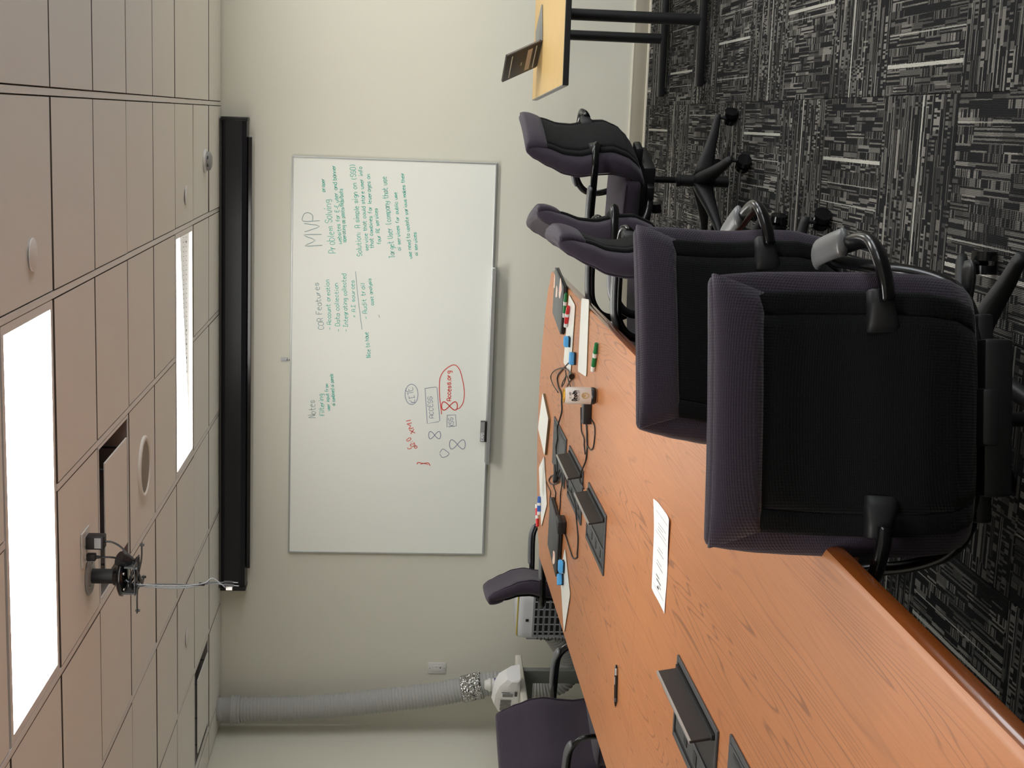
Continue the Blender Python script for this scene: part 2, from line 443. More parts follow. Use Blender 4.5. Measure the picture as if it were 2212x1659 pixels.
for k, (b_, a) in enumerate(WY):
    bm = BM()
    for q in ((a, a+.05, WZ0, WZ1), (b_-.05, b_, WZ0, WZ1), (a+.05, b_-.05, WZ0, WZ0+.05), (a+.05, b_-.05, WZ1-.05, WZ1), ((a+b_)/2-.02, (a+b_)/2+.02, WZ0+.05, WZ1-.05)): box(bm, XR+.02, XR+.07, *q)
    wn_ = tag(obj('added_window_%d' % (k+1), bm, 'aluminium'), kind='structure')  # invented opening frame, added to go with the fill light
    ld = bpy.data.lights.new('fill_light', 'AREA'); ld.shape = 'RECTANGLE'; ld.size = b_-a; ld.size_y = WZ1-WZ0; ld.energy = FILL; ld.color = (.93, .97, 1)  # fill lamp added to lift the ceiling and left wall
    lo = bpy.data.objects.new('fill_light', ld); COL.objects.link(lo); lo.location = (XR+.16, (a+b_)/2, (WZ0+WZ1)/2); lo.rotation_euler = (PI/2, 0, PI/2)
tag(boxo('wall_front', XL-.1, XR+.1, YB-.1, YB, 0, H+.3, 'wall_paint'), kind='structure')
floor = tag(boxo('floor', XL, XR, YB, 0, -.12, -.006, 'carpet'), kind='structure')
ceil = tag(boxo('ceiling', XL, XR, YB, 0, H+.28, H+.3, 'plenum'), kind='structure')

# ceiling grid: main tees along the room and cross tees, each a part
for i, x in enumerate(GX):
    cuts = [YB]
    if min(abs(x-.0492), abs(x-2.4876)) < .01:
        for c, d in ((-7.8775, -7.2679), (-4.8295, -4.2199), (-1.7815, -1.1719)): cuts += [c, d]
    cuts.append(0)
    for a, b_ in zip(cuts[::2], cuts[1::2]): boxo('main_tee', x-.0105, x+.0105, a, b_, H-.0045, H+.03, 'grid_metal', ceil)
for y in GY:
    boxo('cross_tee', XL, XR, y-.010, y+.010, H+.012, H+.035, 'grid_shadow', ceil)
boxo('wall_angle', XL, XR, -.022, 0, H+.002, H+.02, 'grid_metal', ceil)
boxo('wall_angle', XL, XL+.022, YB, 0, H+.002, H+.02, 'grid_metal', ceil)
lit = []
for ys in ((-1.7815, -1.1719), (-4.8295, -4.2199), (-7.8775, -7.2679)):
    for xs in ((-.5604, .6588), (1.878, 3.0972)):
        lit.append((xs, ys))
def occupied(x0, x1, y0, y1):
    cx, cy = (x0+x1)/2, (y0+y1)/2
    for (a, b), (c, d) in lit:
        if a < cx < b and c < cy < d: return True
    if -.5604 < cx < .049 and -3.61 < cy < -3.0: return True
    if -2.39 < cx < -1.78 and -1.17 < cy < -.56: return True
    return False
meshes = {}
for x0, x1 in zip(XS, XS[1:]):
    for y0, y1 in zip(YS, YS[1:]):
        if occupied(x0, x1, y0, y1): continue
        a, b = round(x1-x0, 3), round(y1-y0, 3)
        if (a, b) not in meshes:
            bm = BM(); g = .0125
            hx, hy = a/2-g, b/2-.0055
            prof = [(0, .014), (0, .001), (.003, -.005)]
            rings = [[(-hx+d, -hy+d, z), (hx-d, -hy+d, z), (hx-d, hy-d, z), (-hx+d, hy-d, z)] for d, z in prof]
            loft(bm, rings)
            me = bpy.data.meshes.new('ceiling_panel'); bmesh.ops.recalc_face_normals(bm, faces=bm.faces); bm.to_mesh(me); bm.free(); me.materials.append(MAT['ceiling_tile']); me.materials.append(MAT['tile_edge_shade']); meshes[(a, b)] = me
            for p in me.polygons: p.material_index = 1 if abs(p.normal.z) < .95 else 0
        o = bpy.data.objects.new('ceiling_panel', meshes[(a, b)]); COL.objects.link(o); o.parent = ceil
        o.location = ((x0+x1)/2, (y0+y1)/2, H+random.uniform(-.0015, .0015)); o.rotation_euler = (random.uniform(-.002, .002), random.uniform(-.002, .002), 0)

# carpet tiles, quarter-turned
CT = .5985
def carpet_mesh(w_, d_):
    bm = BM(); g = .0006; hx, hy = w_/2-g, d_/2-g
    rings = [[(-hx+d, -hy+d, z), (hx-d, -hy+d, z), (hx-d, hy-d, z), (-hx+d, hy-d, z)] for d, z in ((0, -.006), (0, -.0015), (.002, 0))]
    loft(bm, rings); me = bpy.data.meshes.new('carpet_tile'); bmesh.ops.recalc_face_normals(bm, faces=bm.faces); bm.to_mesh(me); bm.free(); me.materials.append(MAT['carpet']); return me
cm = {}
xs = sorted({XL, XR} | {round(1.352+CT*k, 4) for k in range(-8, 8) if XL+.03 < 1.352+CT*k < XR-.03})
ys = sorted({YB, 0.0} | {round(-3.117+CT*k, 4) for k in range(-14, 8) if YB+.03 < -3.117+CT*k < -.03})
for i, (x0, x1) in enumerate(zip(xs, xs[1:])):
    for j, (y0, y1) in enumerate(zip(ys, ys[1:])):
        turn = (int(round(x0/CT-100))+int(round(y0/CT-100))) % 2 == 0
        w_, d_ = (x1-x0, y1-y0) if not turn else (y1-y0, x1-x0)
        key = (round(w_, 3), round(d_, 3))
        if key not in cm: cm[key] = carpet_mesh(*key)
        o = bpy.data.objects.new('carpet_tile', cm[key]); COL.objects.link(o); o.parent = floor
        o.location = ((x0+x1)/2, (y0+y1)/2, 0); o.rotation_euler = (0, 0, (PI/2 if turn else 0)+(PI if random.random() < .5 else 0))

def baseboard(name, x0, x1, y0, y1, dx, dy):
    b = tag(boxo(name, x0, x1, y0, y1, 0, .096, 'base_vinyl', bev=.002), kind='structure')
    return b
b = baseboard('baseboard_back', XL, XR, -.008, 0, 0, 0)
boxo('top_lip', XL, XR, -.0095, 0, .092, .098, 'base_lip', b); boxo('bottom_lip', XL, XR, -.018, 0, 0, .014, 'base_lip', b, .003)
b = baseboard('baseboard_left', XL, XL+.008, YB, -.02, 0, 0)
boxo('top_lip', XL, XL+.0095, YB, -.02, .092, .098, 'base_lip', b); boxo('bottom_lip', XL, XL+.018, YB, -.02, 0, .014, 'base_lip', b, .003)
tag(boxo('baseboard_right', XR-.008, XR, YB, -.02, 0, .096, 'base_vinyl'), kind='structure')

# ------------------------------------------------------------------ ceiling lights
def fixture(xs, ys, label, ajar, on_=True):
    cx, cy = (xs[0]+xs[1])/2, (ys[0]+ys[1])/2
    t = empty('ceiling_light', (cx, cy, H), 0, label, 'light', 'recessed ceiling lights')
    hx, hy = (xs[1]-xs[0])/2-.014, (ys[1]-ys[0])/2-.014
    bm = BM(); g = .026                         # door frame
    box(bm, -hx, hx, -hy, -hy+g, -.004, .02); box(bm, -hx, hx, hy-g, hy, -.004, .02)
    box(bm, -hx, -hx+g, -hy+g, hy-g, -.004, .02); box(bm, hx-g, hx, -hy+g, hy-g, -.004, .02)
    obj('frame', bm, 'grid_metal', t)
    bm = BM()
    for q in ((-hx, hx, -hy, -hy+.004, .02, .12), (-hx, hx, hy-.004, hy, .02, .12), (-hx, -hx+.004, -hy, hy, .02, .12), (hx-.004, hx, -hy, hy, .02, .12), (-hx, hx, -hy, hy, .12, .124)): box(bm, *q)
    obj('housing', bm, 'white_plastic', t)
    ix, iy = hx-g, hy-g
    if ajar:
        bm = BM()                                # lens slipped off its far side: a wedge of the reflector shows
        pl = [(-ix, -iy), (ix, -iy), (ix, iy-.20), (-ix, iy-.01)]
        A = [bm.verts.new((x, y, z)) for (x, y), z in zip(pl, (.006, .006, .03, .008))]; B = [bm.verts.new((v.co.x, v.co.y, v.co.z+.004)) for v in A]
        bm.faces.new(A[::-1]); bm.faces.new(B)
        for i in range(4): bm.faces.new((A[i], A[(i+1) % 4], B[(i+1) % 4], B[i]))
        obj('diffuser', bm, 'lit_diffuser', t)
        bm = BM(); A = [bm.verts.new(p) for p in ((ix, iy-.15, .06), (ix, iy, .012), (-ix, iy, .012), (-ix, iy-.06, .06))]; bm.faces.new(A)
        rf = obj('reflector', bm, 'screen_white', t)
        bm = BM()
        for k in range(44):
            for r in (0, 1):
                x = ix-.03-k*.024; y = iy-.035-.03*r
                z = .012+(iy-y)/.15*.048*(.98)-.0022
                cyl(bm, (x, y, z-.0015), (x, y, z+.001), .0022 if k not in (1, 20, 23, 26, 29) or r else .006, n=6)
        tag(obj('perforation', bm, 'charcoal', t), kind='stuff')
    else:
        obj('diffuser', box(BM(), -ix, ix, -iy, iy, .004, .008), 'lit_diffuser' if on_ else 'white_plastic', t)
    return t
labs = ['far recessed ceiling light with its lens slipped ajar, near the projection screen', 'recessed ceiling light near the right end of the far row',
        'largest recessed ceiling light, over the long conference table', 'recessed ceiling light in the middle row right of the conference table',
        'recessed ceiling light overhead behind the camera', 'switched-off recessed ceiling light behind the camera on the right']
for k, (xs_, ys_) in enumerate(lit): fixture(xs_, ys_, labs[k], k == 0, k < 5)

# ------------------------------------------------------------------ ceiling fittings
mat('throat_grey', lin((112, 106, 106)), .6)
def diffuser(x0, x1, y0, y1, label, drop=.03):
    cx, cy = (x0+x1)/2, (y0+y1)/2; h = .29
    t = empty('air_diffuser', (cx, cy, H), 0, label, 'vent')
    bm = BM()
    for a, b_, c, d in ((-h, h, -h, -h+.012), (-h, h, h-.012, h), (-h, -h+.012, -h+.012, h-.012), (h-.012, h, -h+.012, h-.012)): box(bm, a, b_, c, d, -.004, .012)
    obj('frame', bm, 'grid_metal', t)
    bm = BM(); rings = [[(-s, -s, z), (s, -s, z), (s, s, z), (-s, s, z)] for s, z in ((h-.012, .0), (h-.05, .05), (h-.09, .1))]
    loft(bm, rings, caps=False); f = [bm.verts.new(p) for p in ((-.2, -.2, .1), (.2, -.2, .1), (.2, .2, .1), (-.2, .2, .1))]; bm.faces.new(f)
    obj('throat', bm, 'throat_grey', t)
    s = h-.076
    obj('face_plate', box(BM(), -s, s, -s, s, -.012+0*drop, -.006, .002), 'ceiling_tile', t)
    for sx in (-1, 1):
        for sy in (-1, 1): obj('hanger_rod', cyl(BM(), (sx*.18, sy*.18, -.006), (sx*.18, sy*.18, .1), .004, n=8), 'charcoal', t)
    return t
diffuser(-.5604, .049, -3.61, -3.0, 'square ceiling air diffuser with a dark gap round its plate, beside the projector mount')
diffuser(-2.39, -1.78, -1.17, -.56, 'square ceiling air diffuser in the far left corner above the white hose')
def speaker():
    t = empty('ceiling_speaker', (-.262, -2.68, H-.005), 0, 'round flush ceiling speaker with grey grille beside the air diffuser', 'speaker')
    obj('trim_ring', lathe(BM(), [(.112, .004), (.132, .004), (.134, -.004), (.128, -.009), (.114, -.010), (.112, -.004)], 48), 'ceiling_tile', t, True)
    g_ = obj('grille', lathe(BM(), [(.1125, -.004), (.08, -.007), (0, -.009)], 48), 'grille', t, True)
mat('grille', lin((150, 140, 128)), .7, bump=(1500, .001))
speaker()
for (x, y, lab) in ((.807, -4.483, 'round white sprinkler cover plate nearest the camera, beside the large ceiling light'), (.812, -1.452, 'round white sprinkler cover plate on the ceiling right of the far light'), (-1.473, -1.472, 'round white sprinkler cover plate on the ceiling left of the projector mount')):
    t = empty('sprinkler_cover', (x, y, H-.005), 0, lab, 'sprinkler')
    obj('cover_plate', lathe(BM(), [(0, -.008), (.046, -.008), (.048, -.0065), (.048, -.005), (0, -.005)], 40), 'grid_metal', t, True)
    obj('socket', lathe(BM(), [(.03, .004), (.03, -.005)], 24), 'charcoal', t, True)
t = empty('smoke_detector', (.959, -.74, H-.005), 0, 'small round grey smoke detector on the ceiling above the projection screen', 'detector')
obj('base', lathe(BM(), [(0, .002), (.062, .002), (.064, -.008), (.055, -.014), (0, -.014)], 36), 'white_plastic', t, True)
obj('dome', lathe(BM(), [(.052, -.012), (.048, -.032), (.03, -.04), (0, -.042)], 36), 'grey_plastic', t, True)
for a in (-.35, .35):
    obj('sensor_port', lathe(BM(), [(0, -.003), (.009, -.002), (.009, .003)], 16), 'charcoal', t, True, loc=(a*.06, -.046, -.024))

# ------------------------------------------------------------------ projector mount
t = empty('projector_mount', (-.38, -3.79, H-.006), 0, 'black ceiling projector mount with tangled spider bracket and loose plugs', 'mount')
PM = t; px0, py0 = -.38, -3.79
obj('ceiling_plate', lathe(BM(), [(0, .0), (.066, .0), (.068, -.004), (.06, -.010), (.03, -.012), (0, -.012)], 40), 'grey_plastic', t, True)
for a in range(3):
    q = a*2*PI/3; obj('screw', lathe(BM(), [(0, -.014), (.004, -.014), (.0045, -.009)], 10), 'steel', t, True, loc=(.05*math.cos(q), .05*math.sin(q), 0))
flatbig(obj('pole', cyl(BM(), (0, 0, -.01), (0, 0, -.1), .026, n=28), 'black_satin', t))
flatbig(obj('collar', lathe(BM(), [(.0, -.085), (.03, -.085), (.034, -.092), (.034, -.108), (0, -.108)], 28), 'black_gloss', t))
hub = obj('swivel_hub', lathe(BM(), [(0, -.1), (.05, -.101), (.068, -.109), (.07, -.118), (.06, -.126), (.03, -.134), (0, -.134)], 36), 'black_gloss', t, True)
for k, a in enumerate((-2.2, -1.1, .3, 1.9)):
    obj('bolt', lathe(BM(), [(0, -.004), (.006, -.004), (.006, .004), (0, .004)], 12), 'steel', hub, True, loc=(.055*math.cos(a), .055*math.sin(a), -.128))
bm = BM(); cyl(bm, (.055, -.01, -.14), (.075, -.03, -.11), .022, .026, 24); flatbig(obj('tilt_knob', bm, 'black_plastic', t))
bm = BM(); box(bm, -.055, .055, -.05, .05, -.166, -.163); box(bm, -.05, -.044, -.05, .05, -.163, -.13); box(bm, .044, .05, -.05, .05, -.163, -.13)
obj('bracket_plate', bm, 'charcoal', t)
for k, a in enumerate((.5, 1.9, 3.5, 5.3)):      # spider arms
    c, s = math.cos(a), math.sin(a); bm = BM(); L_ = (.12, .1, .125, .11)[k]
    tube(bm, [(c*.02, s*.02, -.170), (c*.07-s*.02, s*.07+c*.02, -.172), (c*L_, s*L_, -.172)], .011, 8, sx=.22, sy=1, up=(0, 0, 1))
    arm = obj('spider_arm', bm, 'charcoal', t, True)
    obj('foot_screw', cyl(BM(), (c*(L_-.008), s*(L_-.008), -.181), (c*(L_-.008), s*(L_-.008), -.166), .0045, n=10), 'charcoal', arm)
bm = BM()
for k in range(5):
    r_ = .03+.006*k; ph = k*.9
    tube(bm, [(r_*math.cos(ph+q)*1.1+.015, r_*math.sin(ph+q)+.0, -.145-.004*k-.01*math.sin(q*1.5+k)) for q in [i*.75 for i in range(8)]], .0032, 7)
obj('coiled_cables', bm, 'black_plastic', t, True)
def lw(px, py, y): 
    v = aty(px, py, y); return (v.x-px0, v.y-py0, v.z-(H-.006))
for k, (pts, m_, r_) in enumerate((
    ([(262, 1236), (285, 1262), (330, 1268), (372, 1270), (410, 1268), (440, 1262), (468, 1260), (492, 1266)], 'grey_cord', .0028),
    ([(258, 1238), (290, 1266), (320, 1263), (372, 1262), (430, 1264), (452, 1259), (480, 1258), (490, 1257)], 'charcoal', .0024),
    ([(256, 1232), (280, 1258), (330, 1264), (395, 1265), (440, 1260), (455, 1250), (466, 1252), (488, 1270)], 'grey_cord', .0020))):
    obj('hanging_cable', tube(BM(), [lw(a, b_, -3.81-.006*k) for a, b_ in pts], r_, 8), m_, t, True)
obj('cable_tie', tube(BM(), [lw(430, 1262, -3.815), lw(442, 1262, -3.815)], .006, 10), 'black_plastic', t, True)
for (a, b_, c, d, m_) in ((484, 1257, 503, 1258, 'black_plastic'), (484, 1262, 505, 1265, 'charcoal')):
    pl = obj('audio_plug', cyl(BM(), lw(a, b_, -3.815), lw(c, d, -3.815), .0045, n=12), m_, t)
    p0_, p1_ = lw(c, d, -3.815), lw(c+11, d+1, -3.815); obj('plug_tip', cyl(BM(), p0_, p1_, .0018, n=8), 'steel', pl)
bm = BM(); q = lw(495, 1271, -3.81); box(bm, q[0]-.006, q[0]+.006, q[1]-.004, q[1]+.004, q[2]-.011, q[2]+.011, .001); obj('network_plug', bm, 'white_plastic', t)

# outlet plate on the ceiling
t = empty('outlet_plate', (-.255, -3.85, H-.006), 0, 'white ceiling outlet plate beside the projector mount', 'outlet')
obj('cover', box(BM(), -.06, .06, -.06, .06, -.005, 0, .002), 'white_plastic', t)
for sx in (-.022, .022): 
    s_ = obj('socket', box(BM(), sx-.016, sx+.016, -.02, .02, -.0075, -.004, .002), 'white_plastic', t)
    obj('slot', box(BM(), sx-.006, sx-.004, -.006, .006, -.0082, -.007), 'charcoal', s_)
t = empty('power_adapter', (-.236, -3.85, H-.0135), 0, 'black wall-wart power adapter plugged into the ceiling outlet', 'adapter')
flatbig(obj('body', box(BM(), -.024, .024, -.024, .024, -.062, 0, .005, 3), 'black_satin', t))
obj('rating_label', box(BM(), -.018, .018, -.0246, -.0238, -.052, -.03), 'grey_plastic', t)
obj('cable', tube(BM(), [(0, 0, -.06), (-.002, 0, -.085), (-.02, .01, -.11), (-.05, .02, -.135), (-.07, .03, -.15)], .0035, 8), 'charcoal', t, True)
t = empty('power_plug', (-.292, -3.85, H-.0135), 0, 'small black mains plug in the ceiling outlet next to the pole', 'plug')
flatbig(obj('body', box(BM(), -.0125, .0125, -.012, .012, -.03, 0, .003, 2), 'black_satin', t))
obj('strain_relief', cyl(BM(), (0, 0, -.028), (0, 0, -.046), .007, .004, 14), 'black_plastic', t)
obj('cable', tube(BM(), [(0, 0, -.044), (0, 0, -.08), (-.008, .01, -.1), (-.03, .02, -.125), (-.05, .03, -.14)], .0035, 8), 'black_plastic', t, True)

# ------------------------------------------------------------------ projection screen
t = empty('projection_screen', (-.24, 0, 2.43), 0, 'long black pull-down projection screen housing mounted above the whiteboard', 'screen')
hw = 1.425
bm = BM(); sec = [(-.0, .075), (-.095, .075), (-.12, .05), (-.12, -.045), (-.1, -.07), (-.06, -.075), (0, -.075)]
for z in ('a',):
    A = [bm.verts.new((-hw, y, z_)) for y, z_ in sec]; B = [bm.verts.new((hw, y, z_)) for y, z_ in sec]
    bm.faces.new(A[::-1]); bm.faces.new(B)
    for i in range(len(sec)): bm.faces.new((A[i], A[(i+1) % len(sec)], B[(i+1) % len(sec)], B[i]))
obj('housing', bm, 'screen_case', t)
obj('front_panel', box(BM(), -hw+.002, hw-.002, -.1225, -.118, -.035, .035), 'screen_case', t)
obj('top_rail', box(BM(), -hw, hw, -.1, -.02, .074, .086), 'screen_case_side', t)
obj('wall_cleat', box(BM(), -hw+.01, hw-.01, -.018, -.001, .07, .09), 'screen_case_side', t)
for s in (-1, 1):
    e = obj('end_cap', box(BM(), s*hw-.012, s*hw+.012, -.125, 0, -.078, .078, .006), 'black_plastic', t); flatbig(e)
obj('weight_bar', box(BM(), -hw+.12, hw-.1, -.075, -.045, -.098, -.076, .003), 'black_gloss', t)

# ------------------------------------------------------------------ whiteboard
BX, BZ, BW, BH = .98234, 2.10293, 2.4384, 1.2192
wb = empty('whiteboard', (BX-BW/2, -.001, BZ-BH/2), 0, 'large aluminium-framed whiteboard with teal and red handwriting', 'whiteboard')
ox, oz = BX-BW/2, BZ-BH/2
obj('panel', box(BM(), -BW/2+.004, BW/2-.004, -.018, 0, -BH/2+.004, BH/2-.004), 'board', wb)
for nm, q, m_ in (('frame_rail', (-BW/2, BW/2, -.022, 0, BH/2-.009, BH/2), 'aluminium'), ('frame_rail', (-BW/2, BW/2, -.022, 0, -BH/2, -BH/2+.011), 'aluminium'), ('frame_rail', (-BW/2, -BW/2+.009, -.022, 0, -BH/2+.01, BH/2-.009), 'aluminium'), ('frame_rail', (BW/2-.009, BW/2, -.022, 0, -BH/2+.01, BH/2-.009), 'aluminium')):
    obj(nm, box(BM(), *q, .0015), m_, wb)
# marker tray (x from .356 down to -.857)
bm = BM(); x0, x1 = -.857-ox, .356-ox; zt = -BH/2+.004
sec = [(-.001, .012), (-.02, .012), (-.024, -.004), (-.068, -.008), (-.072, .006), (-.076, .006), (-.076, -.014), (-.001, -.022)]
A = [bm.verts.new((x0, y, zt+z_)) for y, z_ in sec]; B = [bm.verts.new((x1, y, zt+z_)) for y, z_ in sec]
bm.faces.new(A[::-1]); bm.faces.new(B)
for i in range(len(sec)): bm.faces.new((A[i], A[(i+1) % len(sec)], B[(i+1) % len(sec)], B[i]))
obj('marker_tray', bm, 'aluminium', wb)

def bpt(px, py):
    v = aty(px, py, -.02); return (v.x-ox, -.0192, v.z-oz)
def bwrite(text, a, b_, hpx, m_, wd=.0029):
    A = Vector(bpt(*a)); B = Vector(bpt(*b_)); d = B-A
    up = Vector((0, 0, 1)); f = frame3(A, d, up)
    # the baseline is given; letters rise towards +z
    writing('handwriting', text, m_, hpx*.0026, wd, f, wb, length=d.length)
def bline(pts, m_, wd=.004, sm=True):
    P = [bpt(*p) for p in pts]; bm = BM(); ribbon(bm, [(p[0], p[2]) for p in P], wd, 0, sm)
    for v in bm.verts: v.co = Vector((v.co.x, -.0192, v.co.y))
    obj('drawn_line', bm, m_, wb)
TEAL, SL, BL, RD = 'ink_teal', 'ink_slate', 'ink_blue', 'ink_red'
for L_ in (('MVP', (695, 530), (688, 453), 37, SL, .0036), ('Problem Solving', (725, 546), (713, 429), 16, TEAL), ('proper', (702, 414), (700, 384), 8, TEAL),
    ('websites for E-E user and banner', (738, 526), (724, 355), 9, TEAL), ('operating as posts/Ads/bots', (748, 523), (740, 407), 9, TEAL),
    ('Solution: A simple sign on (SSO)', (782, 553), (767, 353), 12, TEAL), ('service that could store user info', (796, 541), (782, 359), 9, TEAL),
    ('that combines for leverages on', (807, 536), (799, 375), 9, TEAL), ('four AI services', (823, 527), (815, 449), 9, TEAL),
    ('Target User (company that use', (853, 557), (834, 380), 13, TEAL), ('ai services for public use', (866, 541), (857, 414), 8, TEAL),
    ('use need to update various makes their', (890, 558), (872, 371), 8, TEAL), ('ai services', (903, 552), (899, 501), 8, TEAL),
    ('COR Features', (700, 711), (688, 608), 13, SL), ('- Account creation', (716, 712), (711, 603), 10, TEAL), ('- Data collection', (735, 716), (730, 610), 10, TEAL),
    ('- Integrating collected', (752, 716), (747, 590), 10, TEAL), ('> A.I sources', (768, 685), (765, 604), 9, TEAL), ('- Audit trail', (794, 689), (787, 610), 10, TEAL),
    ('cost analysis', (808, 659), (801, 600), 8, TEAL), ('Nice to have', (801, 772), (795, 716), 10, TEAL), ('Notes', (682, 902), (679, 863), 15, SL),
    ('Filtering', (701, 897), (698, 850), 11, TEAL), ('user input from', (713, 887), (708, 828), 8, TEAL), ('ai combined ai panels', (724, 876), (719, 807), 8, TEAL),
    ('KITE', (898, 869), (890, 834), 14, BL), ('ACCESS', (937, 903), (933, 855), 10, BL), ('XSS', (981, 922), (978, 900), 11, BL),
    ('Access.org', (974, 866), (974, 800), 11, RD, .0045), ('XMl', (897, 935), (886, 903), 11, RD, .0045), ('a12:0', (902, 966), (884, 944), 10, RD, .004), ('(', (890, 971), (887, 960), 10, RD, .004)):
    bwrite(*L_)
bline([(768, 586), (773, 640), (782, 712)], SL, .003); bline([(820, 686), (818, 680)], SL, .003)
bline([(889+20*math.cos(q)*.7-12*math.sin(q)*.0, 852+22*math.sin(q)) for q in [i*PI/8 for i in range(17)]], BL, .0035)
bline([(918, 839), (942, 836), (944, 838), (950, 908), (947, 911), (923, 915), (918, 839)], BL, .0035, False)
bline([(966, 897), (984, 896), (986, 920), (965, 922), (966, 897)], BL, .0035, False)
def fig8(cx, cy, lx, ly, m_, wd):
    bline([(cx+lx*math.sin(q), cy+ly*math.sin(2*q)) for q in [i*2*PI/20 for i in range(21)]], m_, wd)
fig8(971, 877, 17, 9, RD, .006); fig8(939, 940, 13, 8, BL, .004); fig8(988, 960, 17, 10, BL, .004)
bline([(950, 978), (956, 970), (964, 974), (970, 980), (964, 986), (955, 988), (950, 980)], BL, .0035)
bline([(954, 895), (950, 860), (949, 838), (951, 815), (962, 798), (980, 788), (992, 797), (999, 820), (1003, 845), (1001, 868), (993, 881), (985, 884)], RD, .005)
bline([(901, 1003), (903, 999), (914, 1001), (925, 1000), (929, 1006)], RD, .005); bline([(908, 1003), (916, 1001), (925, 1004)], RD, .0035)

t = empty('board_eraser', (aty(1049, 932, -.05).x, -.05, BZ-BH+.004), 0, 'black felt eraser with pale printed label standing on the whiteboard tray', 'eraser')
flatbig(obj('felt_block', box(BM(), -.064, .064, -.014, .022, 0, .045, .004), 'black_plastic', t))
obj('label_plate', box(BM(), -.062, .062, -.0155, -.013, .02, .047, .001), 'grey_plastic', t)
writing('printed_word', 'EXPO', 'paper', .015, .003, frame3((-.055, -.0162, .026), (1, 0, 0), (0, 0, 1)), t, .05)
t = empty('cord_anchor', (aty(617, 777, -.01).x, 0, aty(617, 777, -.01).z), 0, 'small chrome hook on the wall just above the whiteboard', 'hook')
obj('plate', box(BM(), -.012, .012, -.004, 0, -.012, .028, .001), 'steel', t); obj('hook', tube(BM(), [(0, -.003, -.004), (0, -.02, -.008), (0, -.024, -.02), (0, -.014, -.026), (0, -.006, -.022)], .003, 8), 'steel', t, True)

# wall plate
t = empty('light_switch', (-2.216, 0, 1.155), 0, 'white wall switch plate with small dark slots left of the whiteboard', 'switch')
flatbig(obj('cover_plate', box(BM(), -.037, .037, -.007, 0, -.057, .057, .003), 'white_plastic', t))
obj('rocker', box(BM(), -.017, .017, -.009, -.005, -.033, .033, .001), 'white_plastic', t)
obj('slot', box(BM(), -.001, .009, -.0096, -.0086, -.024, -.018), 'charcoal', t); obj('slot', box(BM(), .006, .010, -.0096, -.0086, .004, .008), 'charcoal', t)
for s in (-1, 1): obj('screw', lathe(BM(), [(0, 0), (.003, 0), (.003, .001)], 10), 'grey_plastic', t, loc=(0, -.0075, s*.046)).rotation_euler = (PI/2, 0, 0)
#@@PART2
mat('lid_black', lin((34, 30, 28)), .55, spec=.4)
# ================================================================== CONFERENCE TABLE
CXT = -.17
def tw(y): return .73
t = empty('conference_table', (CXT, -4.7, 0), 0, 'long cherry-laminate conference table with rounded edge and flip-up power hatches', 'table')
CT_ = t; ty = -4.7
TOP = .74
def outline(y0, y1, far, near):
    """inset-ready outline: (x, y, nx, ny) with n pointing inwards; seam edges get no inset"""
    P = []
    hwid = .716
    if far:
        # bowed far end with small rounded corners
        n = 28; pts = []
        pts.append((hwid, y0+.0))
        for i in range(7):
            a = i/6*PI*.42; pts.append((hwid-.055*(1-math.cos(a)), y1-.36+.055*math.sin(a)+.0))
        for i in range(1, n):
            x = (hwid-.05)*(1-2*i/n); pts.append((x, y1-.30*(x/hwid)**2))
        for i in range(6, -1, -1):
            a = i/6*PI*.42; pts.append((-hwid+.055*(1-math.cos(a)), y1-.36+.055*math.sin(a)))
        pts.append((-hwid, y0))
    elif near:
        pts = [(hwid, y1)]; pts = [(-hwid, y1)] + [(-hwid+.06*(1-math.cos(a)), y0+.06*(1-math.sin(a))) for a in [k*PI/12 for k in range(7)]] + [(hwid-.06*(1-math.cos(a)), y0+.06*(1-math.sin(a))) for a in [k*PI/12 for k in range(6, -1, -1)]] + [(hwid, y1)]
    else:
        pts = [(hwid, y0), (hwid, y1), (-hwid, y1), (-hwid, y0)]
    n = len(pts); out = []
    area = sum(pts[i][0]*pts[(i+1) % n][1]-pts[(i+1) % n][0]*pts[i][1] for i in range(n))
    sg = 1 if area > 0 else -1
    for i, p in enumerate(pts):
        a = pts[i-1]; b_ = pts[(i+1) % n]; d = Vector((b_[0]-a[0], b_[1]-a[1])); d.normalize(); nx, ny = -d.y*sg, d.x*sg
        seam = (far and abs(p[1]-y0) < 1e-6) or (near and abs(p[1]-y1) < 1e-6) or not (far or near)
        if seam: nx, ny = -math.copysign(1, p[0]), 0
        out.append((p[0], p[1], nx, ny))
    return out
TH = .038
prof = [(.010, -TH), (.003, -TH+.006), (0, -TH*.55), (.002, -.010), (.007, -.0035), (.014, -.0006), (.022, 0)]
for k, (y0, y1, far, near) in enumerate(((-2.851, -1.57, 1, 0), (-4.631, -2.852, 0, 0), (-7.95, -4.632, 0, 1))):
    O = outline(y0, y1, far, near)
    rings = [[(x+nx*d, y+ny*d-ty, TOP+z) for x, y, nx, ny in O] for d, z in prof]
    bm = BM(); loft(bm, rings)
    o = obj('table_top_panel', bm, None, t, mats=['cherry', 'cherry_edge'])
    for p in o.data.polygons:
        if abs(p.normal.z) < .9 and p.center.z < TOP-.0004 and p.center.z > TOP-TH+.0001: p.material_index = 1
    flatbig(o, .5)
for (y0, y1, x0, x1) in ((-4.58, -3.0, -.36, .36), (-7.35, -6.9, -.36, .1)):
    ped = obj('pedestal', box(BM(), x0-CXT*0, x1, y0-ty, y1-ty, .05, TOP-TH, .004), 'door_brown', t)
    obj('plinth', box(BM(), x0+.02, x1-.02, y0+.02-ty, y1-.02-ty, 0, .05), 'black_plastic', ped)

mat('lap_lid', lin((90, 94, 94)), .42, metal=.3); mat('pink', lin((236, 170, 165)), .5)
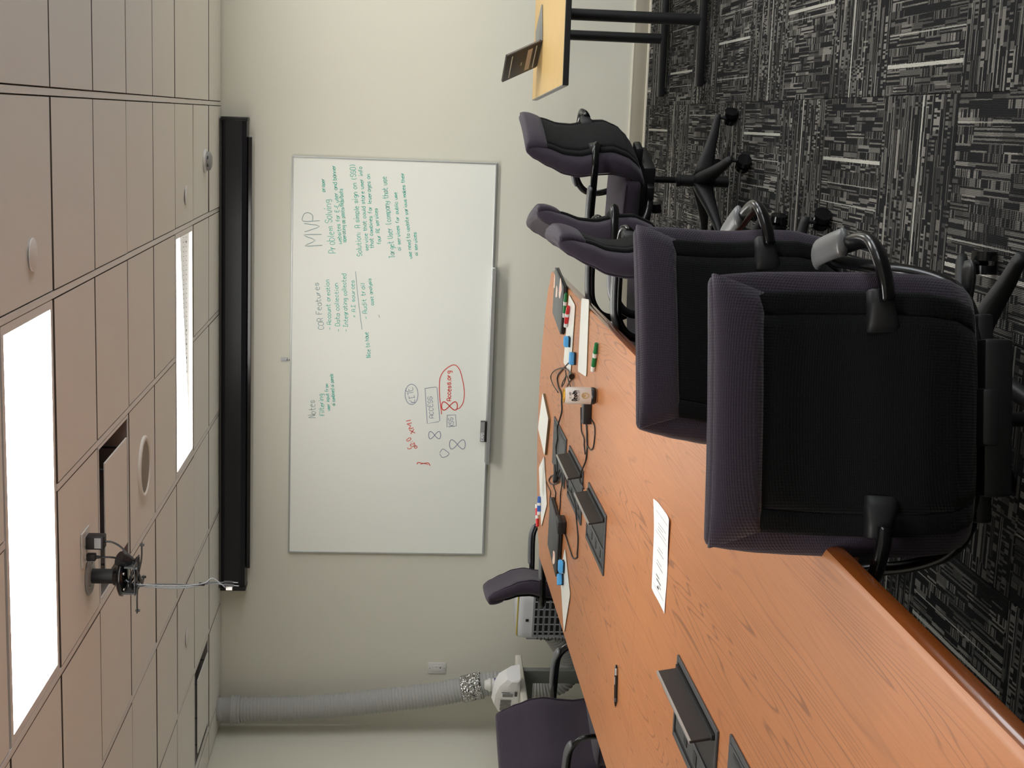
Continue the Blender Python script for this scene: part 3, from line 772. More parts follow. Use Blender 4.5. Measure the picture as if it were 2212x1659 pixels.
# power hatches sunk in the centre of the table
def hatch(y0, y1, state, label, x0=-.29, x1=-.075):
    cx, cy = (x0+x1)/2, (y0+y1)/2; h = empty('power_hatch', (cx, cy, TOP), 0, label, 'hatch', 'power hatches along the table centre')
    a, b_ = (x1-x0)/2, (y1-y0)/2
    bm = BM(); g = .014; z = .006
    for q in ((-a, a, -b_, -b_+g), (-a, a, b_-g, b_), (-a, -a+g, -b_+g, b_-g), (a-g, a, -b_+g, b_-g)): box(bm, *q, .0, z, .0015, 1)
    obj('frame', bm, 'charcoal', h)
    if state == 'open':
        bm = BM(); box(bm, -a+g, a-g, -b_+g, b_-g, .0002, .0012); obj('well_floor', bm, 'black_plastic', h)
        tr_ = obj('socket_strip', box(BM(), -a+.03, -a+.085, -b_+.03, b_-.03, .001, .005, .002), 'charcoal', h)
        for k in range(3):
            y = -b_+.07+k*.11
            if y < b_-.05: obj('outlet', box(BM(), -a+.042, -a+.073, y, y+.035, .0045, .0068, .002), 'black_plastic', tr_)
        # lid stands open on its right-hand hinge, leaning left
        bm = BM(); box(bm, 0, .052, -b_+.03, b_-.02, -.003, .004, .0015, 1)
        lid = obj('lid', bm, 'lid_black', h); lid.location = (a-.03, 0, .008); lid.rotation_euler = (0, math.radians(-100), 0)
        obj('lid_rim', box(BM(), .048, .053, -b_+.031, b_-.021, -.0035, .0046), 'aluminium', lid)
        obj('brush', box(BM(), a-.03, a-.018, -b_+.02, b_-.02, .001, .012), 'black_plastic', h)
    else:
        obj('lid', box(BM(), -a+g+.001, a-g-.001, -b_+g+.001, b_-g-.001, .002, .0075, .001, 1), 'charcoal', h)
        obj('cable_slot', box(BM(), a-g-.018, a-g-.006, -b_+.05, b_-.05, .0074, .0082), 'black_plastic', h)
    return h
hatch(-2.82, -2.345, 'closed', 'closed grey power hatch at the far end of the conference table')
hatch(-3.38, -2.93, 'open', 'second power hatch from the far end of the table, lid up, cable running in')
hatch(-4.0, -3.54, 'open', 'open black power hatch in the middle of the table beside the plain paper sheet')
hatch(-5.75, -5.285, 'open', 'open power hatch nearest the ballpoint pen, lid standing up with bright rim')
hatch(-6.42, -5.86, 'closed', 'closed dark power hatch nearest the camera', x1=-.03)

# ------------------------------------------------------------------ things on the conference table
Z = TOP+.0006
def polyo(name, px, z0, z1, m, parent=None, rnd=.012, ref=None, seg=4):
    """prism with rounded corners from points on a table-height plane"""
    P = [ (atz(a, b_, z1)) if not isinstance(a, Vector) else a for a, b_ in px]
    P = [Vector((p.x, p.y)) for p in P]; out = []; n = len(P)
    for i in range(n):
        a, b_, c = P[i-1], P[i], P[(i+1) % n]; u = (a-b_).normalized(); v = (c-b_).normalized(); r = min(rnd, (a-b_).length/3, (c-b_).length/3)
        for k in range(seg+1):
            t_ = k/seg; p = (b_+u*r)*(1-t_)**2+b_*2*t_*(1-t_)+(b_+v*r)*t_**2; out.append(p)
    c0 = sum(P, Vector((0, 0)))/n
    o = obj(name, prism(BM(), [(p.x-c0.x, p.y-c0.y) for p in out], 0, z1-z0), m, parent)
    if not parent: o.location = (c0.x, c0.y, z0)
    return o, c0
def lapboard(px, label, z0=Z, th=.004):
    P = [atz(a, b_, z0+th) for a, b_ in px]; c = sum((Vector((p.x, p.y)) for p in P), Vector((0, 0)))/len(P)
    r = empty('lapboard', (c.x, c.y, z0), 0, label, 'whiteboard', 'handheld dry-erase boards on the table')
    def rp(name, za, zb, m, gro=0):
        out = []; n = len(P); Q = [Vector((p.x-c.x, p.y-c.y)) for p in P]
        for i in range(n):
            a, b_, d = Q[i-1], Q[i], Q[(i+1) % n]; u = (a-b_).normalized(); v = (d-b_).normalized(); rr = .018
            for k in range(5):
                t_ = k/4; p = (b_+u*rr)*(1-t_)**2+b_*2*t_*(1-t_)+(b_+v*rr)*t_**2; out.append((p.x*(1-gro), p.y*(1-gro)))
        return obj(name, prism(BM(), out, za, zb), m, r)
    rp('core', 0, th-.0008, 'lapboard_edge', .001); rp('writing_surface', th-.0008, th, 'lapboard')
    return r
def rect_px(c, w_, d_, ang):
    """pixel-free helper: corners of a rectangle on the table"""
    ca, sa = math.cos(ang), math.sin(ang); return [Vector((c[0]+ca*x-sa*y, c[1]+sa*x+ca*y, 0)) for x, y in ((-w_/2, -d_/2), (w_/2, -d_/2), (w_/2, d_/2), (-w_/2, d_/2))]
L1 = lapboard([(1229, 636), (1242, 660), (1232, 806), (1217, 784)], 'white lapboard beside the stickered laptop, with green and red markers on it')
L2 = lapboard([(1256, 644), (1272, 647), (1266, 814), (1248, 802)], 'blank white lapboard nearest the right table edge beside the green marker')
L3 = lapboard([(1172, 848), (1184, 905), (1176, 985), (1162, 925)], 'plain white lapboard at the far table edge with a tan rim', th=.012)
L4 = lapboard([(1175, 985), (1181, 1090), (1169, 1138), (1164, 1010)], 'scribbled white lapboard at the far table edge with red and blue markers')
L5 = lapboard([(1220, 1184), (1231, 1285), (1218, 1368), (1210, 1240)], 'white lapboard at the left table edge with two blue erasers on it')
# grey pencil-like scribbles on L4
bm = BM()
for k in range(9):
    f = -.09+.02*k; ribbon(bm, [(.16-.02*i+random.uniform(-.006, .006)-.0, f*.6+random.uniform(-.005, .005)+.01*i*0+(-.02)) for i in range(10)], .0022, .0046)
obj('scribble', bm, 'ink_grey', L4)
bm = BM(); ribbon(bm, [(-.04, -.03), (-.02, -.05), (.0, -.045), (.03, -.06)], .003, .0045); obj('smudge', bm, 'paper', L2)

def marker(p, ang, col, label, z=Z, r=.0085, L=.128, group='dry-erase markers'):
    m = empty('marker', (p[0], p[1], z+r), ang, label, 'marker', group)
    flatbig(obj('barrel', cyl(BM(), (-L*.5, 0, 0), (L*.1, 0, 0), r, n=18), 'white_plastic', m))
    obj('colour_band', cyl(BM(), (-L*.32, 0, 0), (L*.0, 0, 0), r+.0003, n=18), col, m)
    obj('collar', cyl(BM(), (L*.1, 0, 0), (L*.15, 0, 0), r+.0006, n=18), 'white_plastic', m)
    obj('cap', cyl(BM(), (L*.15, 0, 0), (L*.47, 0, 0), r+.0002, r-.001, n=18), col, m)
    obj('cap_tip', cyl(BM(), (L*.47, 0, 0), (L*.5, 0, 0), r-.002, r-.004, n=18), col, m)
    return m
a = atz(1288, 741, .75); b_ = atz(1280, 801, .75)
marker(((a.x+b_.x)/2, (a.y+b_.y)/2), math.atan2(a.y-b_.y, a.x-b_.x), 'green', 'green-capped white marker lying alone near the chair backs', L=(a-b_).length)
zb = Z+.0042
def mk2(pa, pb, col, label, z=zb):
    a = atz(*pa, z+.008); b_ = atz(*pb, z+.008); return marker(((a.x+b_.x)/2, (a.y+b_.y)/2), math.atan2(a.y-b_.y, a.x-b_.x), col, label, z, L=(a-b_).length)
mk2((1223, 633), (1219, 685), 'green', 'green marker between the stickered laptop and the lapboard', Z)
mk2((1228, 661), (1222, 705), 'red', 'red marker lying on the lapboard beside the stickered laptop')
mk2((1161, 1138), (1160, 1090), 'red', 'red-capped marker at the far left table edge', Z)
mk2((1165, 1072), (1164, 1112), 'blue_ink', 'blue marker on the scribbled lapboard')
def eraser(pa, pb, label, z, w_=.05, hgt=.025, ang=None):
    a = atz(*pa, z+hgt/2); b_ = atz(*pb, z+hgt/2); L = (a-b_).length
    e = empty('foam_eraser', ((a.x+b_.x)/2, (a.y+b_.y)/2, z), math.atan2(a.y-b_.y, a.x-b_.x), label, 'eraser', 'small blue erasers')
    flatbig(obj('foam_body', box(BM(), -L/2, L/2, -w_/2, w_/2, .006, hgt, .006, 3), 'foam_blue', e)); obj('felt_pad', box(BM(), -L/2+.001, L/2-.001, -w_/2+.001, w_/2-.001, 0, .0065), 'foam_felt', e)
    return e
eraser((1225, 727), (1224, 749), 'small blue eraser on the middle of the marker lapboard', zb, .045)
eraser((1237, 761), (1236, 788), 'small blue eraser at the end of the marker lapboard near the cables', Z, .045)
eraser((1213, 1211), (1212, 1236), 'blue eraser on the left lapboard, the one nearer the dark laptop', zb, .045)
eraser((1210, 1239), (1210, 1264), 'blue eraser on the left lapboard, the one farther from the dark laptop', zb, .045)

def laptop(px, z1, label, mtop='charcoal', th=.022):
    P = [atz(a, b_, z1) for a, b_ in px]; c = sum((Vector((p.x, p.y)) for p in P), Vector((0, 0)))/4
    ex = Vector((P[0].x-P[1].x, P[0].y-P[1].y)); ang = math.atan2(ex.y, ex.x)
    w_ = (((P[0]-P[1]).length)+(P[3]-P[2]).length)/2; d_ = ((P[1]-P[2]).length+(P[0]-P[3]).length)/2
    t = empty('closed_laptop', (c.x, c.y, Z), ang, label, 'laptop')
    flatbig(obj('base', box(BM(), -w_/2, w_/2, -d_/2, d_/2, .002, th*.6, .003, 2), 'black_plastic', t))
    flatbig(obj('lid', box(BM(), -w_/2, w_/2, -d_/2, d_/2, th*.64, th, .003, 2), mtop, t))
    for sx in (-1, 1):
        for sy in (-1, 1): obj('rubber_foot', cyl(BM(), (sx*(w_/2-.03), sy*(d_/2-.03), 0), (sx*(w_/2-.03), sy*(d_/2-.03), .003), .008, n=12), 'black_plastic', t)
    obj('port', box(BM(), -w_*.2, -w_*.12, -d_/2-.0004, -d_/2+.002, .005, .009), 'steel', t)
    return t, w_, d_
lp, w1, d1 = laptop([(1197, 590), (1191, 692), (1212, 708), (1213, 605)], .765, 'closed grey laptop with cream stickers in the far right table corner', 'lap_lid')
def blob(parent, pts, z, m, name='sticker'):
    bm = BM(); vs = [bm.verts.new((x, y, z)) for x, y in catmull2(pts)]; v2 = [bm.verts.new((v.co.x, v.co.y, z-.0005)) for v in vs]
    bm.faces.new(vs); bm.faces.new(v2[::-1]); n = len(vs)
    for i in range(n): bm.faces.new((vs[i], vs[(i+1) % n], v2[(i+1) % n], v2[i]))
    return obj(name, bm, m, parent)
def catmull2(P, k=4):
    n = len(P); out = []
    for i in range(n):
        a, b_, c, d = [Vector(P[(i+j-1) % n]) for j in range(4)]
        for j in range(k):
            t_ = j/k; out.append(.5*((2*b_)+(c-a)*t_+(2*a-5*b_+4*c-d)*t_*t_+(-a+3*b_-3*c+d)*t_**3))
    return out
def on(parent, px, py, z):
    v = atz(px, py, parent.location.z+z); v = Matrix.Rotation(-parent.rotation_euler.z, 3, 'Z') @ (v-parent.location); return (v.x, v.y)
zs = .0228
blob(lp, [on(lp, *q, zs) for q in ((1198, 592), (1199, 600), (1198, 620), (1196, 620), (1197, 604))], zs, 'sticker')
blob(lp, [on(lp, *q, zs) for q in ((1202, 617), (1204, 624), (1203, 640), (1200, 641), (1201, 626))], zs, 'sticker')
blob(lp, [on(lp, *q, zs) for q in ((1211, 600), (1213, 622), (1212, 632), (1209, 645), (1207, 636), (1208, 620))], zs, 'sticker')
blob(lp, [on(lp, *q, zs+.0002) for q in ((1210, 618), (1211, 625), (1209, 632), (1208.5, 625))], zs+.0003, 'pink', 'sticker_print')
lp2, w2, d2 = laptop([(1186, 1097), (1180.5, 1194), (1198, 1221), (1207, 1118)], .765, 'closed dark laptop with a round sticker at the left side of the table', 'charcoal')
blob(lp2, [on(lp2, *q, zs) for q in ((1195, 1190), (1198, 1195), (1198, 1214), (1195, 1219), (1193, 1212), (1194, 1203))], zs, 'sticker')
blob(lp2, [on(lp2, *q, zs) for q in ((1196, 1194), (1197, 1198), (1196, 1202), (1195, 1198))], zs+.0003, 'pink', 'sticker_print')

def brick(pc, w_, d_, z0, hgt, ang, label):
    c = atz(*pc, z0+hgt/2)
    t = empty('power_brick', (c.x, c.y, z0), ang, label, 'adapter')
    flatbig(obj('body', box(BM(), -w_/2, w_/2, -d_/2, d_/2, 0, hgt, .004, 3), 'black_plastic', t))
    obj('seam_line', box(BM(), -w_/2+.0, w_/2, -d_/2-.0003, d_/2+.0003, hgt*.48, hgt*.52), 'black_gloss', t)
    obj('rating_label', box(BM(), -w_*.3, w_*.3, -d_*.3, d_*.3, hgt-.001, hgt+.0004), 'black_satin', t)
    return t
brick((1267, 893), .078, .05, Z, .032, .12, 'black power brick lying behind the drink can with cables looping from it')
brick((1212, 1133), .055, .085, Z, .036, -.1, 'black power brick against the dark laptop on the left')

# drink can
t = empty('drink_can', (.268, -3.625, Z), 0, 'tall white and black drink can with gold lid on the conference table', 'can')
R_ = .031; HC = .122
obj('body', lathe(BM(), [(0, .002), (.022, .002), (.024, 0), (.027, .004), (R_, .012), (R_, HC-.016), (.0265, HC-.004), (.026, HC-.003)], 48), 'can_white', t, True)
obj('bottom_band', lathe(BM(), [(.0275, .0045), (R_+.0003, .012), (R_+.0003, .024), (R_, .024)], 48), 'can_black', t, True)
obj('base_rim', lathe(BM(), [(.0235, .0), (.0268, .0035), (.0272, .0045)], 48), 'gold', t, True)
ld = obj('lid', lathe(BM(), [(.0262, HC-.004), (.0272, HC-.001), (.0266, HC), (.0245, HC), (.0235, HC-.004), (0, HC-.004)], 48), 'gold', t, True)
bm = BM(); tube(bm, [(.011*math.cos(a), .011*math.sin(a)*.7+.003, HC-.002) for a in [k*PI/6 for k in range(13)]], .0015, 6); obj('pull_tab', bm, 'gold', ld)
def wrap(bm, ang0, z0, rad):
    for v in bm.verts:
        a = ang0+v.co.x/rad; z = z0+v.co.y; rr = rad+.0004+v.co.z; v.co = Vector((rr*math.cos(a), rr*math.sin(a), z))
def canwrite(text, L_, hgt, wd, z0, off=0, dbl=False):
    bm = BM(); st, adv = strokes(text, .01)
    for pl in st:
        ribbon(bm, [(a*L_/adv-L_/2+off, b_*hgt) for a, b_ in pl], wd, 0, False)
    wrap(bm, math.atan2(-5.08, .9), z0, R_); return bm
obj('lettering', canwrite('LIQUID', .024, .006, .0012, .098), 'can_black', t)
bm = canwrite('Death', .04, .016, .0042, .077); obj('lettering', bm, 'can_black', t)
obj('small_print', canwrite('MOUNTAIN WATER', .044, .0035, .0007, .071), 'can_black', t); obj('small_print', canwrite('MURDER YOUR THIRST', .04, .0025, .0005, .0665), 'ink_grey', t)
bm = BM()
for s, (rx, ry, cy) in enumerate(((.011, .013, 0), (.008, .010, .001), (.0045, .005, .004), (.002, .002, .004))):
    ribbon(bm, [(rx*math.cos(a)+random.uniform(-.0006, .0006), cy+ry*math.sin(a)) for a in [k*PI/8 for k in range(17)]], .0016, .0001*s)
for a in range(10): q = a*PI/5; ribbon(bm, [(.008*math.cos(q), .010*math.sin(q)), (.013*math.cos(q), .015*math.sin(q))], .0012)
wrap(bm, math.atan2(-5.08, .9), .046, R_); obj('gold_emblem', bm, 'gold_ink', t)

# ballpoint pen
a = atz(1332, 1436, TOP+.005); b_ = atz(1331, 1529, TOP+.004)
t = empty('ballpoint_pen', ((a.x+b_.x)/2, (a.y+b_.y)/2, Z+.0055), math.atan2(a.y-b_.y, a.x-b_.x), 'black and silver ballpoint pen lying near the left table edge', 'pen'); L_ = (a-b_).length
def seg(name, x0, x1, r0, r1, m): flatbig(obj(name, cyl(BM(), (x0*L_, 0, 0), (x1*L_, 0, 0), r0, r1, 20), m, t), .7)
seg('barrel', -.28, .26, .0052, .0055, 'black_gloss'); seg('grip', -.36, -.28, .005, .0052, 'charcoal'); seg('nose_cone', -.46, -.36, .0022, .005, 'black_gloss'); seg('tip', -.5, -.46, .0008, .0022, 'steel')
seg('grip_ring', -.285, -.278, .0056, .0056, 'steel'); seg('chrome_collar', .26, .42, .0056, .005, 'steel'); seg('clicker', .42, .5, .0048, .003, 'black_gloss')
bm = BM()
for k in range(6): box(bm, .006+.0042*k, .009+.0042*k, -.004, -.0012, .004, .0052)
obj('imprint', bm, 'paper', t)

# printed sheet
P = [atz(*q, TOP+.002) for q in ((1415, 1077), (1448, 1123), (1435, 1326), (1407, 1270))]; c = sum(P, Vector())/4
t = empty('paper_sheet', (c.x, c.y, Z+.0004), 0, 'white printed sheet of paper lying on the table with its corners curled', 'paper')
bm = BM(); N_ = 10; Q = [p-c for p in P]
g_ = [[None]*(N_+1) for _ in range(N_+1)]
def curl(u, v): return .006*(max(0, .25-u)*4)**2*(max(0, .4-v)*2.5)**1.5+.009*max(0, u-.75)**1.5*8*(v < .5)*(.5-v)+.0012*math.sin(u*7)*math.sin(v*5)**2+.0002
def pq(u, v):
    p = (Q[0]*(1-u)+Q[1]*u)*(1-v)+(Q[3]*(1-u)+Q[2]*u)*v; return Vector((p.x, p.y, max(.0001, curl(u, v))))
for i in range(N_+1):
    for j in range(N_+1): g_[i][j] = bm.verts.new(pq(i/N_, j/N_))
for i in range(N_):
    for j in range(N_): bm.faces.new((g_[i][j], g_[i+1][j], g_[i+1][j+1], g_[i][j+1]))
obj('sheet', bm, 'paper', t, True)
def pl(u0, v0, u1, v1, wd, nm='printed_line', m_='ink_grey'):
    bm = BM(); k = 8; A = []
    for i in range(k+1):
        u = u0+(u1-u0)*i/k; v = v0+(v1-v0)*i/k; p = pq(u, v); p.z += .0005; d = (pq(u1, v1)-pq(u0, v0)).normalized(); nrm = Vector((-d.y, d.x, 0))*wd/2
        A.append((bm.verts.new(p+nrm), bm.verts.new(p-nrm)))
    for a, b_ in zip(A, A[1:]): bm.faces.new((a[0], a[1], b_[1], b_[0]))
    obj(nm, bm, m_, t)
for q in ((.12, .1, .9, .1, .0012), (.28, .2, .78, .2, .0014), (.3, .235, .6, .235, .0014), (.28, .27, .8, .27, .0014), (.15, .31, .9, .31, .0012),
          (.35, .45, .65, .45, .0018), (.3, .49, .72, .49, .002), (.3, .6, .62, .6, .0018), (.28, .64, .72, .64, .0025), (.3, .76, .52, .76, .004), (.34, .8, .64, .8, .005), (.48, .84, .66, .84, .003), (.12, .9, .88, .9, .001)): pl(*q)
pl(.4, .9-.03, .52, .87, .006, 'printed_mark', 'ink_black')

# cables
def cable(px, r, label, lift=0, m_='black_plastic', k=6):
    P = [atz(a, b_, TOP+r*1.3) for a, b_ in px]
    for i, p in enumerate(P):
        over = -.31 < p.x < -.055 and any(a-.03 < p.y < b_+.03 for a, b_ in ((-2.82, -2.345), (-3.38, -2.93), (-4.0, -3.54)))
        p.z = TOP+r*1.3+lift+(.0085 if over else 0)
    c = P[0].copy(); c.z = TOP
    o = obj('power_cable', tube(BM(), [p-c for p in P], r, 8, k), m_, None, True, c)
    return tag(o, label, 'cable', 'black cables on the conference table')
cable([(1231, 782), (1216, 797), (1206.6, 808), (1204, 820), (1207, 837), (1213, 852), (1213, 869), (1213, 891), (1208, 925), (1208.5, 947), (1205, 969), (1207, 1000), (1208, 1020)], .0036, 'thick black cable from the lapboard past the can to the far open hatch')
cable([(1237, 818), (1234.5, 808), (1231, 800), (1217, 795), (1201, 801), (1193, 813.5), (1198, 831), (1209, 848)], .0026, 'thin black cable making a wide loop behind the can', .007)
cable([(1236, 818), (1229, 828), (1221, 850), (1221, 865)], .0024, 'thin black cable falling in behind the can', .001)
cable([(1228, 800), (1229, 812), (1222, 826), (1220, 836), (1226, 826), (1231, 812), (1237, 830), (1240, 836)], .0024, 'thin black cable twisted beside the end of the lapboards', .013)
cable([(1255, 880), (1255, 900), (1256, 931), (1261.5, 947), (1262, 962), (1264, 981)], .0028, 'black cable running out of the power brick by the can')
cable([(1276, 905), (1282.5, 915), (1285, 929), (1284, 950), (1281, 967), (1275, 971), (1268, 960), (1267, 935), (1268, 920)], .0026, 'black cable looped on the table in front of the power brick')
cable([(1266, 912), (1268, 940), (1268, 969), (1265, 996), (1259, 1023), (1258, 1040), (1261, 1056)], .0034, 'thick black cable entering the middle open power hatch')
cable([(1180, 1040), (1183, 1050), (1189, 1062), (1188, 1078), (1188, 1098), (1194, 1118)], .0024, 'thin black cable nearest the scribbled lapboard')
cable([(1216, 1020), (1219, 1035), (1218, 1048), (1211, 1065), (1210, 1090), (1208, 1114)], .0026, 'thin black cable to the dark laptop from the far open hatch')
cable([(1213, 1015), (1207, 1031), (1198, 1027), (1190, 1029), (1186, 1038), (1191, 1046), (1203, 1044), (1212, 1036), (1216, 1022)], .0028, 'black cable coiled in a ring behind the open hatch')
cable([(1200, 1036), (1196, 1050), (1200, 1065), (1198, 1082), (1191, 1096)], .0026, 'black cable dropping from the coiled ring to the dark laptop')
cable([(1222.5, 1029), (1224, 1042), (1230, 1056), (1238, 1066), (1242, 1075), (1248, 1095), (1249, 1114), (1248.5, 1160), (1247, 1196), (1246, 1204), (1238, 1205.6), (1232, 1190), (1222.5, 1159), (1216, 1143)], .003, 'long black cable looping left of the middle power hatch to a brick')
t = empty('cable_connector', (*atz(1207, 1016, TOP)[:2], TOP+.001), .6, 'black lump of plugged connectors behind the open hatch', 'connector')
flatbig(obj('plug_body', box(BM(), -.025, .025, -.012, .012, 0, .022, .004), 'black_plastic', t)); flatbig(obj('socket_body', box(BM(), -.055, -.022, -.016, .016, 0, .026, .004), 'black_plastic', t))
t = empty('cable_connector', (*atz(1240, 810, TOP)[:2], TOP+.001), 1.5, 'black round connector standing between the lapboards and the can', 'connector')
flatbig(obj('plug_body', cyl(BM(), (-.03, 0, .012), (.0, 0, .012), .012, n=18), 'black_gloss', t)); obj('strain_relief', cyl(BM(), (0, 0, .012), (.03, 0, .008), .008, .004, 14), 'black_plastic', t)

# ================================================================== SMALL TABLE AND LAPTOP ON THE RIGHT
t = empty('side_table', (1.38, -1.31, 0), math.radians(2), 'small maple-topped table with black edge and black metal legs against the back wall', 'table')
SW = .78; SL_ = 1.50
tp = obj('table_top', box(BM(), 0, SW, -SL_/2+.01, SL_/2, .714, .74), 'maple', t)
obj('edge_band', box(BM(), -.003, SW, -SL_/2-.006, -SL_/2+.0105, .7135, .7405, .002), 'black_plastic', t)
obj('edge_band', box(BM(), -.004, .0005, -SL_/2+.011, SL_/2, .7135, .7405), 'laptop_grey', t)  # edge painted lighter grey here for the light falling on it
for y in (-.355, .68):
    fo = obj('foot_bar', box(BM(), .04, SW-.02, y-.028, y+.028, .012, .05, .008), 'black_metal', t); flatbig(fo)
    obj('glide', cyl(BM(), (.07, y, 0), (.07, y, .014), .018, n=14), 'black_plastic', fo)
    flatbig(obj('leg', cyl(BM(), (.355, y, .04), (.355, y, .712), .028, n=24), 'black_metal', t))
    obj('top_bracket', box(BM(), .1, .62, y-.025, y+.025, .70, .714), 'black_metal', t)
# tented laptop: lid flat, base tipped up, underside towards the camera
h0 = atz(1171, 89, .745); h1 = atz(1160, 138, .745)
ex = Vector((h0.x-h1.x, h0.y-h1.y, 0)); wl = .30; ang = math.atan2(ex.y, ex.x)
t = empty('open_laptop', (h0.x, h0.y, .7412), ang, 'open laptop propped on the side table, its dark vented underside tipped up', 'laptop')
flatbig(obj('lid', box(BM(), -wl, 0, .004, .212, 0, .007, .002), 'laptop_grey', t))
bs = obj('base', box(BM(), -wl, 0, -.208, 0, 0, .014, .003), 'laptop_under', t); flatbig(bs); bs.location = (0, 0, .004); bs.rotation_euler = (-math.radians(62), 0, 0)
for y in (-.028, -.172): obj('rubber_strip', box(BM(), -wl+.025, -.025, y-.003, y+.003, -.0022, .0002, .001, 1), 'rubber_light', bs)
obj('rating_label', box(BM(), -wl+.03, -.035, -.078, -.05, -.0006, .0002), 'label_tan', bs)
obj('maker_mark', box(BM(), -wl*.62, -wl*.5, -.108, -.104, -.0006, .0002), 'rubber_light', bs)
obj('hinge', cyl(BM(), (-wl+.02, .002, .008), (-.02, .002, .008), .005, n=14), 'black_plastic', t)
obj('side_seam', box(BM(), -.0002, .0006, -.2, -.01, .008, .0095), 'rubber_light', bs)
# ================================================================== AIR CONDITIONER, HOSE, WHITE STAND
t = empty('portable_air_conditioner', (-1.655, -.36, 0), math.radians(-9), 'white portable air conditioner with louvre grille standing by the back wall', 'air conditioner')
AW, AD, AH = .165, .17, .70
bm = BM(); rings = []
for z, k in ((.03, .97), (.06, 1), (.56, 1), (.66, .99), (.69, .96), (.70, .9)):
    rings.append([(x*k, y*k, z) for x, y in superring(AW, AD, 40, 7)])
loft(bm, rings); flatbig(obj('body', bm, 'ac_white', t), .8)
obj('top_strip', box(BM(), -AW+.03, AW-.03, -AD+.012, -AD+.05, .6985, .7025), 'yellow', t)
# front: grey louvre frame with slats
gx0, gx1, gz0, gz1 = -AW+.045, AW-.02, .3, .60
obj('grille_recess', box(BM(), gx0, gx1, -AD-.002, -AD+.02, gz0, gz1, .006), 'ac_dark', t)
gr = obj('grille_frame', box(box(box(box(BM(), gx0-.012, gx1+.012, -AD-.008, -AD, gz1, gz1+.012), gx0-.012, gx1+.012, -AD-.008, -AD, gz0-.012, gz0), gx0-.012, gx0, -AD-.008, -AD, gz0, gz1), gx1, gx1+.012, -AD-.008, -AD, gz0, gz1), 'ac_grey', t)
for k in range(9):
    z = gz1-.022-k*.034
    if z < gz0+.01: break
    s_ = obj('louvre_slat', box(BM(), gx0, gx1, -.001, .001, -.007, .007), 'ac_grey', t); s_.location = (0, -AD-.008, z); s_.rotation_euler = (math.radians(18), 0, 0)
for k in range(5):
    x = gx0+.025+k*.05; obj('grille_bar', box(BM(), x-.003, x+.003, -AD-.009, -AD-.004, gz0, gz1), 'ac_grey', t)
obj('control_label', box(BM(), gx0+.09, gx0+.106, -AD-.0015, -AD+.004, .635, .652), 'ac_dark', t)
bm = BM()
for k in range(5): box(bm, gx0+.02+.0*k, gx0+.02+.004, -AD-.001, -AD+.004, .63, .634)
bm.free()
obj('side_panel', box(BM(), -AW-.004, -AW+.01, -AD+.03, AD-.03, .25, .64, .003), 'ac_grey', t)
bm = BM()
for i in range(13):
    for j in range(14):
        y = -AD+.045+i*.019+(j % 2)*.009; z = .34+j*.02
        if y < AD-.04: box(bm, -AW-.0052, -AW-.0038, y-.005, y+.005, z-.003, z+.003)
tag(obj('side_mesh', bm, 'ac_dark', t), kind='stuff')
bm = BM()
for i in range(3):
    for j in range(12): x = -AW+.012+i*.011+(j % 2)*.005; box(bm, x-.003, x+.003, -AD-.0005, -AD+.004, .33+j*.022, .336+j*.022)
tag(obj('corner_mesh', bm, 'ac_dark', t), kind='stuff')
for sx in (-1, 1):
    for sy in (-1, 1): obj('castor', lathe(BM(), [(0, 0), (.016, 0), (.02, .01), (.02, .022), (.012, .034), (0, .034)], 16), 'ac_dark', t, True, loc=(sx*.12, sy*.12, 0))
bx_ = obj('exhaust_collar', cyl(BM(), (-AW+.0, .05, .47), (-AW-.03, .058, .463), .078, .082, 28), 'ac_grey', t)

# corrugated exhaust hose
HP = [(-1.86, -.285, .45), (-1.93, -.27, .40), (-2.02, -.25, .35), (-2.13, -.24, .34), (-2.22, -.22, .40), (-2.255, -.2, .52), (-2.245, -.185, .68), (-2.25, -.175, .83), (-2.29, -.165, .99), (-2.335, -.155, 1.2), (-2.375, -.15, 1.5), (-2.41, -.15, 1.8), (-2.43, -.15, 2.1), (-2.438, -.15, 2.44)]
t = empty('exhaust_hose', HP[0], 0, 'grey corrugated air-conditioner hose rising to the ceiling in the corner', 'hose')
o0 = Vector(HP[0]); path = catmull(HP, 40)
acc = [0]
for a, b_ in zip(path, path[1:]): acc.append(acc[-1]+(b_-a).length)
pts = []; L_ = acc[-1]; stp = .0052; j = 0; s_ = 0
while s_ < L_:
    while acc[j+1] < s_: j += 1
    f = (s_-acc[j])/(acc[j+1]-acc[j]); pts.append((path[j].lerp(path[j+1], f)-o0, s_)); s_ += stp
bm = BM(); rings = []; prev = None
for i, (p, s_) in enumerate(pts):
    d = (pts[min(i+1, len(pts)-1)][0]-pts[max(i-1, 0)][0]).normalized(); a = d.orthogonal().normalized() if prev is None else (prev-d*prev.dot(d)).normalized(); prev = a; b2 = d.cross(a)
    rr = .0735+.0045*math.cos(s_*2*PI/.0208)
    rings.append([tuple(p+a*math.cos(q)*rr+b2*math.sin(q)*rr) for q in [2*PI*k/24 for k in range(24)]])
loft(bm, rings, caps=False); obj('corrugated_tube', bm, 'hose', t, True)
def hs(s): 
    k = min(range(len(pts)), key=lambda i: abs(pts[i][1]-s)); return pts[k][0]
def sz(z):
    k = min((i for i in range(len(pts)) if pts[i][1] > .6), key=lambda i: abs(pts[i][0].z+o0.z-z)); return pts[k][1]
bm = BM(); rings = []; rnd2 = random.Random(3)
fs0, fs1 = sz(.875), sz(.995)
